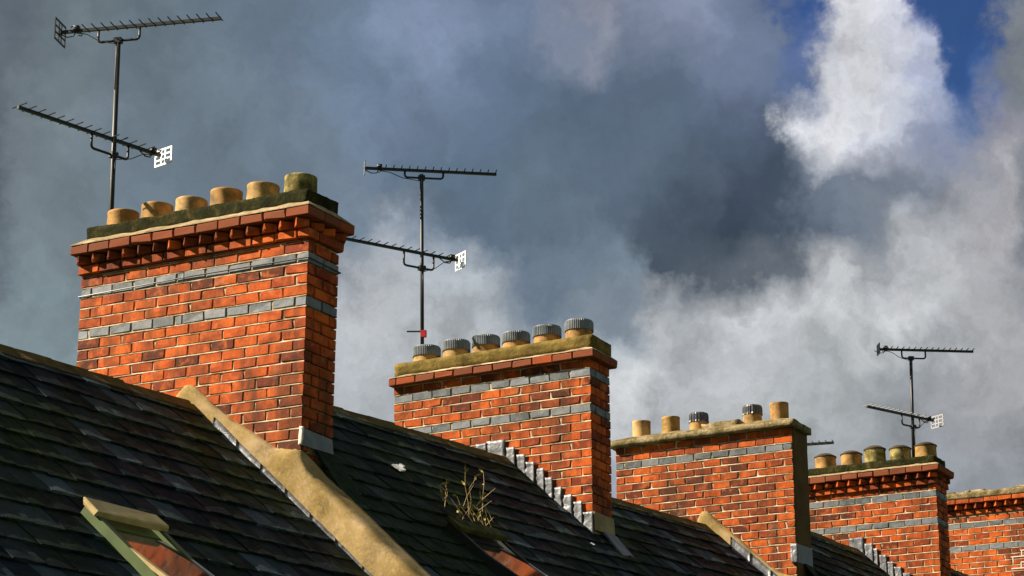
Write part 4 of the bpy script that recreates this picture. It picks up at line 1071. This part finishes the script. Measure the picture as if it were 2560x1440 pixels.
def lash1(root):
    """wire lashed round the first stack to hold the mast"""
    mb = MB(); o = WM[c1.name]; r = 0.006
    pts = [L(c1, -0.012, TH + 0.012, 0.72), L(c1, -0.012, -0.012, 0.62), L(c1, 1.2, -0.014, 0.60), L(c1, W1 + 0.012, -0.012, 0.82), L(c1, W1 + 0.012, TH + 0.012, 0.8), L(c1, -0.012, TH + 0.012, 0.72)]
    mb.tube([o @ p for p in pts], r, 6); child_w('lashing_wire', mb.mesh('lashing_wire', 'mast'), root)
aerial('tall aerial on the biggest stack with one white grille and one dark', (17.292, 13.45, 5.9), (17.292, 13.481, 9.092), [
    dict(c=(17.292, 13.482, 9.199), d=(0.275, -0.962, 0), a=(-0.60, 1.0), u=(-0.199, 0.209), drop=0.135, el=(-0.33, 0.985, 15), box=-0.42, ref=-0.585, rs=(0.26, 0.20), refmat='dark_grille', len=0.2),
    dict(c=(17.292, 13.472, 8.075), d=(0.975, -0.223, 0), a=(-1.108, 0.56), u=(-0.262, 0.172), drop=0.15, el=(-1.09, 0.40, 15), box=0.47, ref=0.60, rs=(0.24, 0.15), refmat='alu', len=0.2)], extra=lash1)
def red_tag(root):
    mb = MB(); mb.box((22.538 - 0.02, 13.235 - 0.03, 7.50), (0.045, 0.055, 0.075), Matrix.Rotation(0.2, 3, 'Z')); child_w('red_box', mb.mesh('red_box', 'red'), root)
    mb = MB(); mb.tube([(22.53, 13.24, 7.535), (22.49, 13.40, 7.545)], 0.009, 6); child_w('side_bolt', mb.mesh('side_bolt', 'mast'), root)
aerial('aerial with a red box at the foot of its mast', (22.538, 13.225, 6.9), (22.538, 13.265, 9.356), [
    dict(c=(22.538, 13.266, 9.398), d=(0.594, -0.805, 0), a=(-0.641, 0.839), u=(-0.187, 0.242), drop=0.085, el=(-0.40, 0.83, 15), box=-0.47, ref=-0.635, rs=(0.12, 0.13), refmat='grey_grille', len=0.17),
    dict(c=(22.538, 13.249, 8.43), d=(0.876, -0.483, 0), a=(-1.10, 0.46), u=(-0.229, 0.149), drop=0.17, el=(-1.08, 0.32, 15), box=0.39, ref=0.50, rs=(0.22, 0.17), refmat='alu', len=0.17)], r=0.021, extra=red_tag)
aerial('small far aerial between the two nearest pots of the cowled stack, its grille dull grey', (32.434, 11.117, 7.75), (32.434, 11.084, 9.38), [
    dict(c=(32.434, 11.082, 9.483), d=(0.552, -0.834, 0), a=(-0.467, 0.899), u=(-0.129, 0.209), drop=0.12, el=(-0.28, 0.89, 15), box=-0.36, ref=-0.46, rs=(0.17, 0.14), refmat='mast', len=0.19, th=0.018),
    dict(c=(32.434, 11.102, 8.528), d=(0.913, -0.408, 0), a=(-0.898, 0.42), u=(-0.215, 0.136), drop=0.15, el=(-0.88, 0.25, 14), box=0.33, ref=0.50, rs=(0.24, 0.16), refmat='grey_grille', len=0.19, th=0.018, elmat='grey_grille')], r=0.022, mastmat='mast')
aerial('aerial mostly hidden behind the slab-topped stack, only the tip of its boom showing', (32.416, 12.86, 7.75), (32.416, 12.847, 8.278), [
    dict(c=(32.416, 12.846, 8.307), d=(0.204, -0.979, 0), a=(-0.6, 0.539), u=(-0.2, 0.15), drop=0.1, el=(-0.42, 0.53, 11), box=-0.48, ref=-0.58, rs=(0.2, 0.14), refmat='mast', len=0.17, th=0.02)], mastmat='mast')
# thin rod beyond the first ridge
mb = MB(); mb.tube([(15.6, 14.2, 3.6), (15.6, 14.2, 6.02)], 0.006, 6)
top('thin_rod', mb.mesh('thin_rod', 'grey_grille'), label='thin grey rod barely rising above the nearest ridge, left of the biggest stack', cat='rod')

# ------------------------------------------------------------------ dead weeds above the second roof window
from mathutils import noise as mnoise
wo = roof_pt(1, 19.1, 1.72, 0.03)
weed = empty('weed', T3(wo), 'dead weed with yellow tips growing on the slates above the mossy skylight', 'weed')
rw_ = random.Random(11)
for q in range(19):
    a = roof_pt(1, 18.8 + rw_.uniform(0, 1.0), 1.66 + rw_.uniform(-0.25, 0.25), 0.03)
    hgt = rw_.uniform(0.12, 0.46) * (1.0 if q < 8 else 0.6); lean = Vector((rw_.uniform(-0.5, 0.4), rw_.uniform(-0.4, 0.5), 1.0)).normalized()
    pts = [a, a + lean * hgt * 0.35 + Vector((rw_.uniform(-0.03, 0.03), 0, 0)), a + lean * hgt * 0.7 + Vector((rw_.uniform(-0.04, 0.04), rw_.uniform(-0.03, 0.03), 0)), a + lean * hgt]
    mb = MB(); mb.tube(pts, 0.0034, 5, 0.0015)
    if q % 2: mb.tube([pts[1], pts[1] + Vector((rw_.uniform(-0.16, 0.16), rw_.uniform(-0.1, 0.1), rw_.uniform(0.05, 0.16)))], 0.0035, 4, 0.002)
    st = child_w('stem', mb.mesh('stem', 'stem'), weed)
    mb = MB()
    for k in range(rw_.randrange(1, 4)):
        b0 = pts[-1 - (k % 2)]; dv = Vector((rw_.uniform(-1, 1), rw_.uniform(-1, 1), rw_.uniform(0.1, 1.4))).normalized(); sd = dv.cross(Vector((0.84, 0.45, 0.3))).normalized(); l_ = rw_.uniform(0.04, 0.085)
        mb.add([b0, b0 + dv * l_ * 0.4 + sd * 0.011, b0 + dv * l_, b0 + dv * l_ * 0.4 - sd * 0.011, b0 + dv * l_ * 0.45 + sd.cross(dv) * 0.006], [(0, 1, 4), (1, 2, 4), (2, 3, 4), (3, 0, 4)])
    child_w('leaf', mb.mesh('leaf', 'leaf'), st)
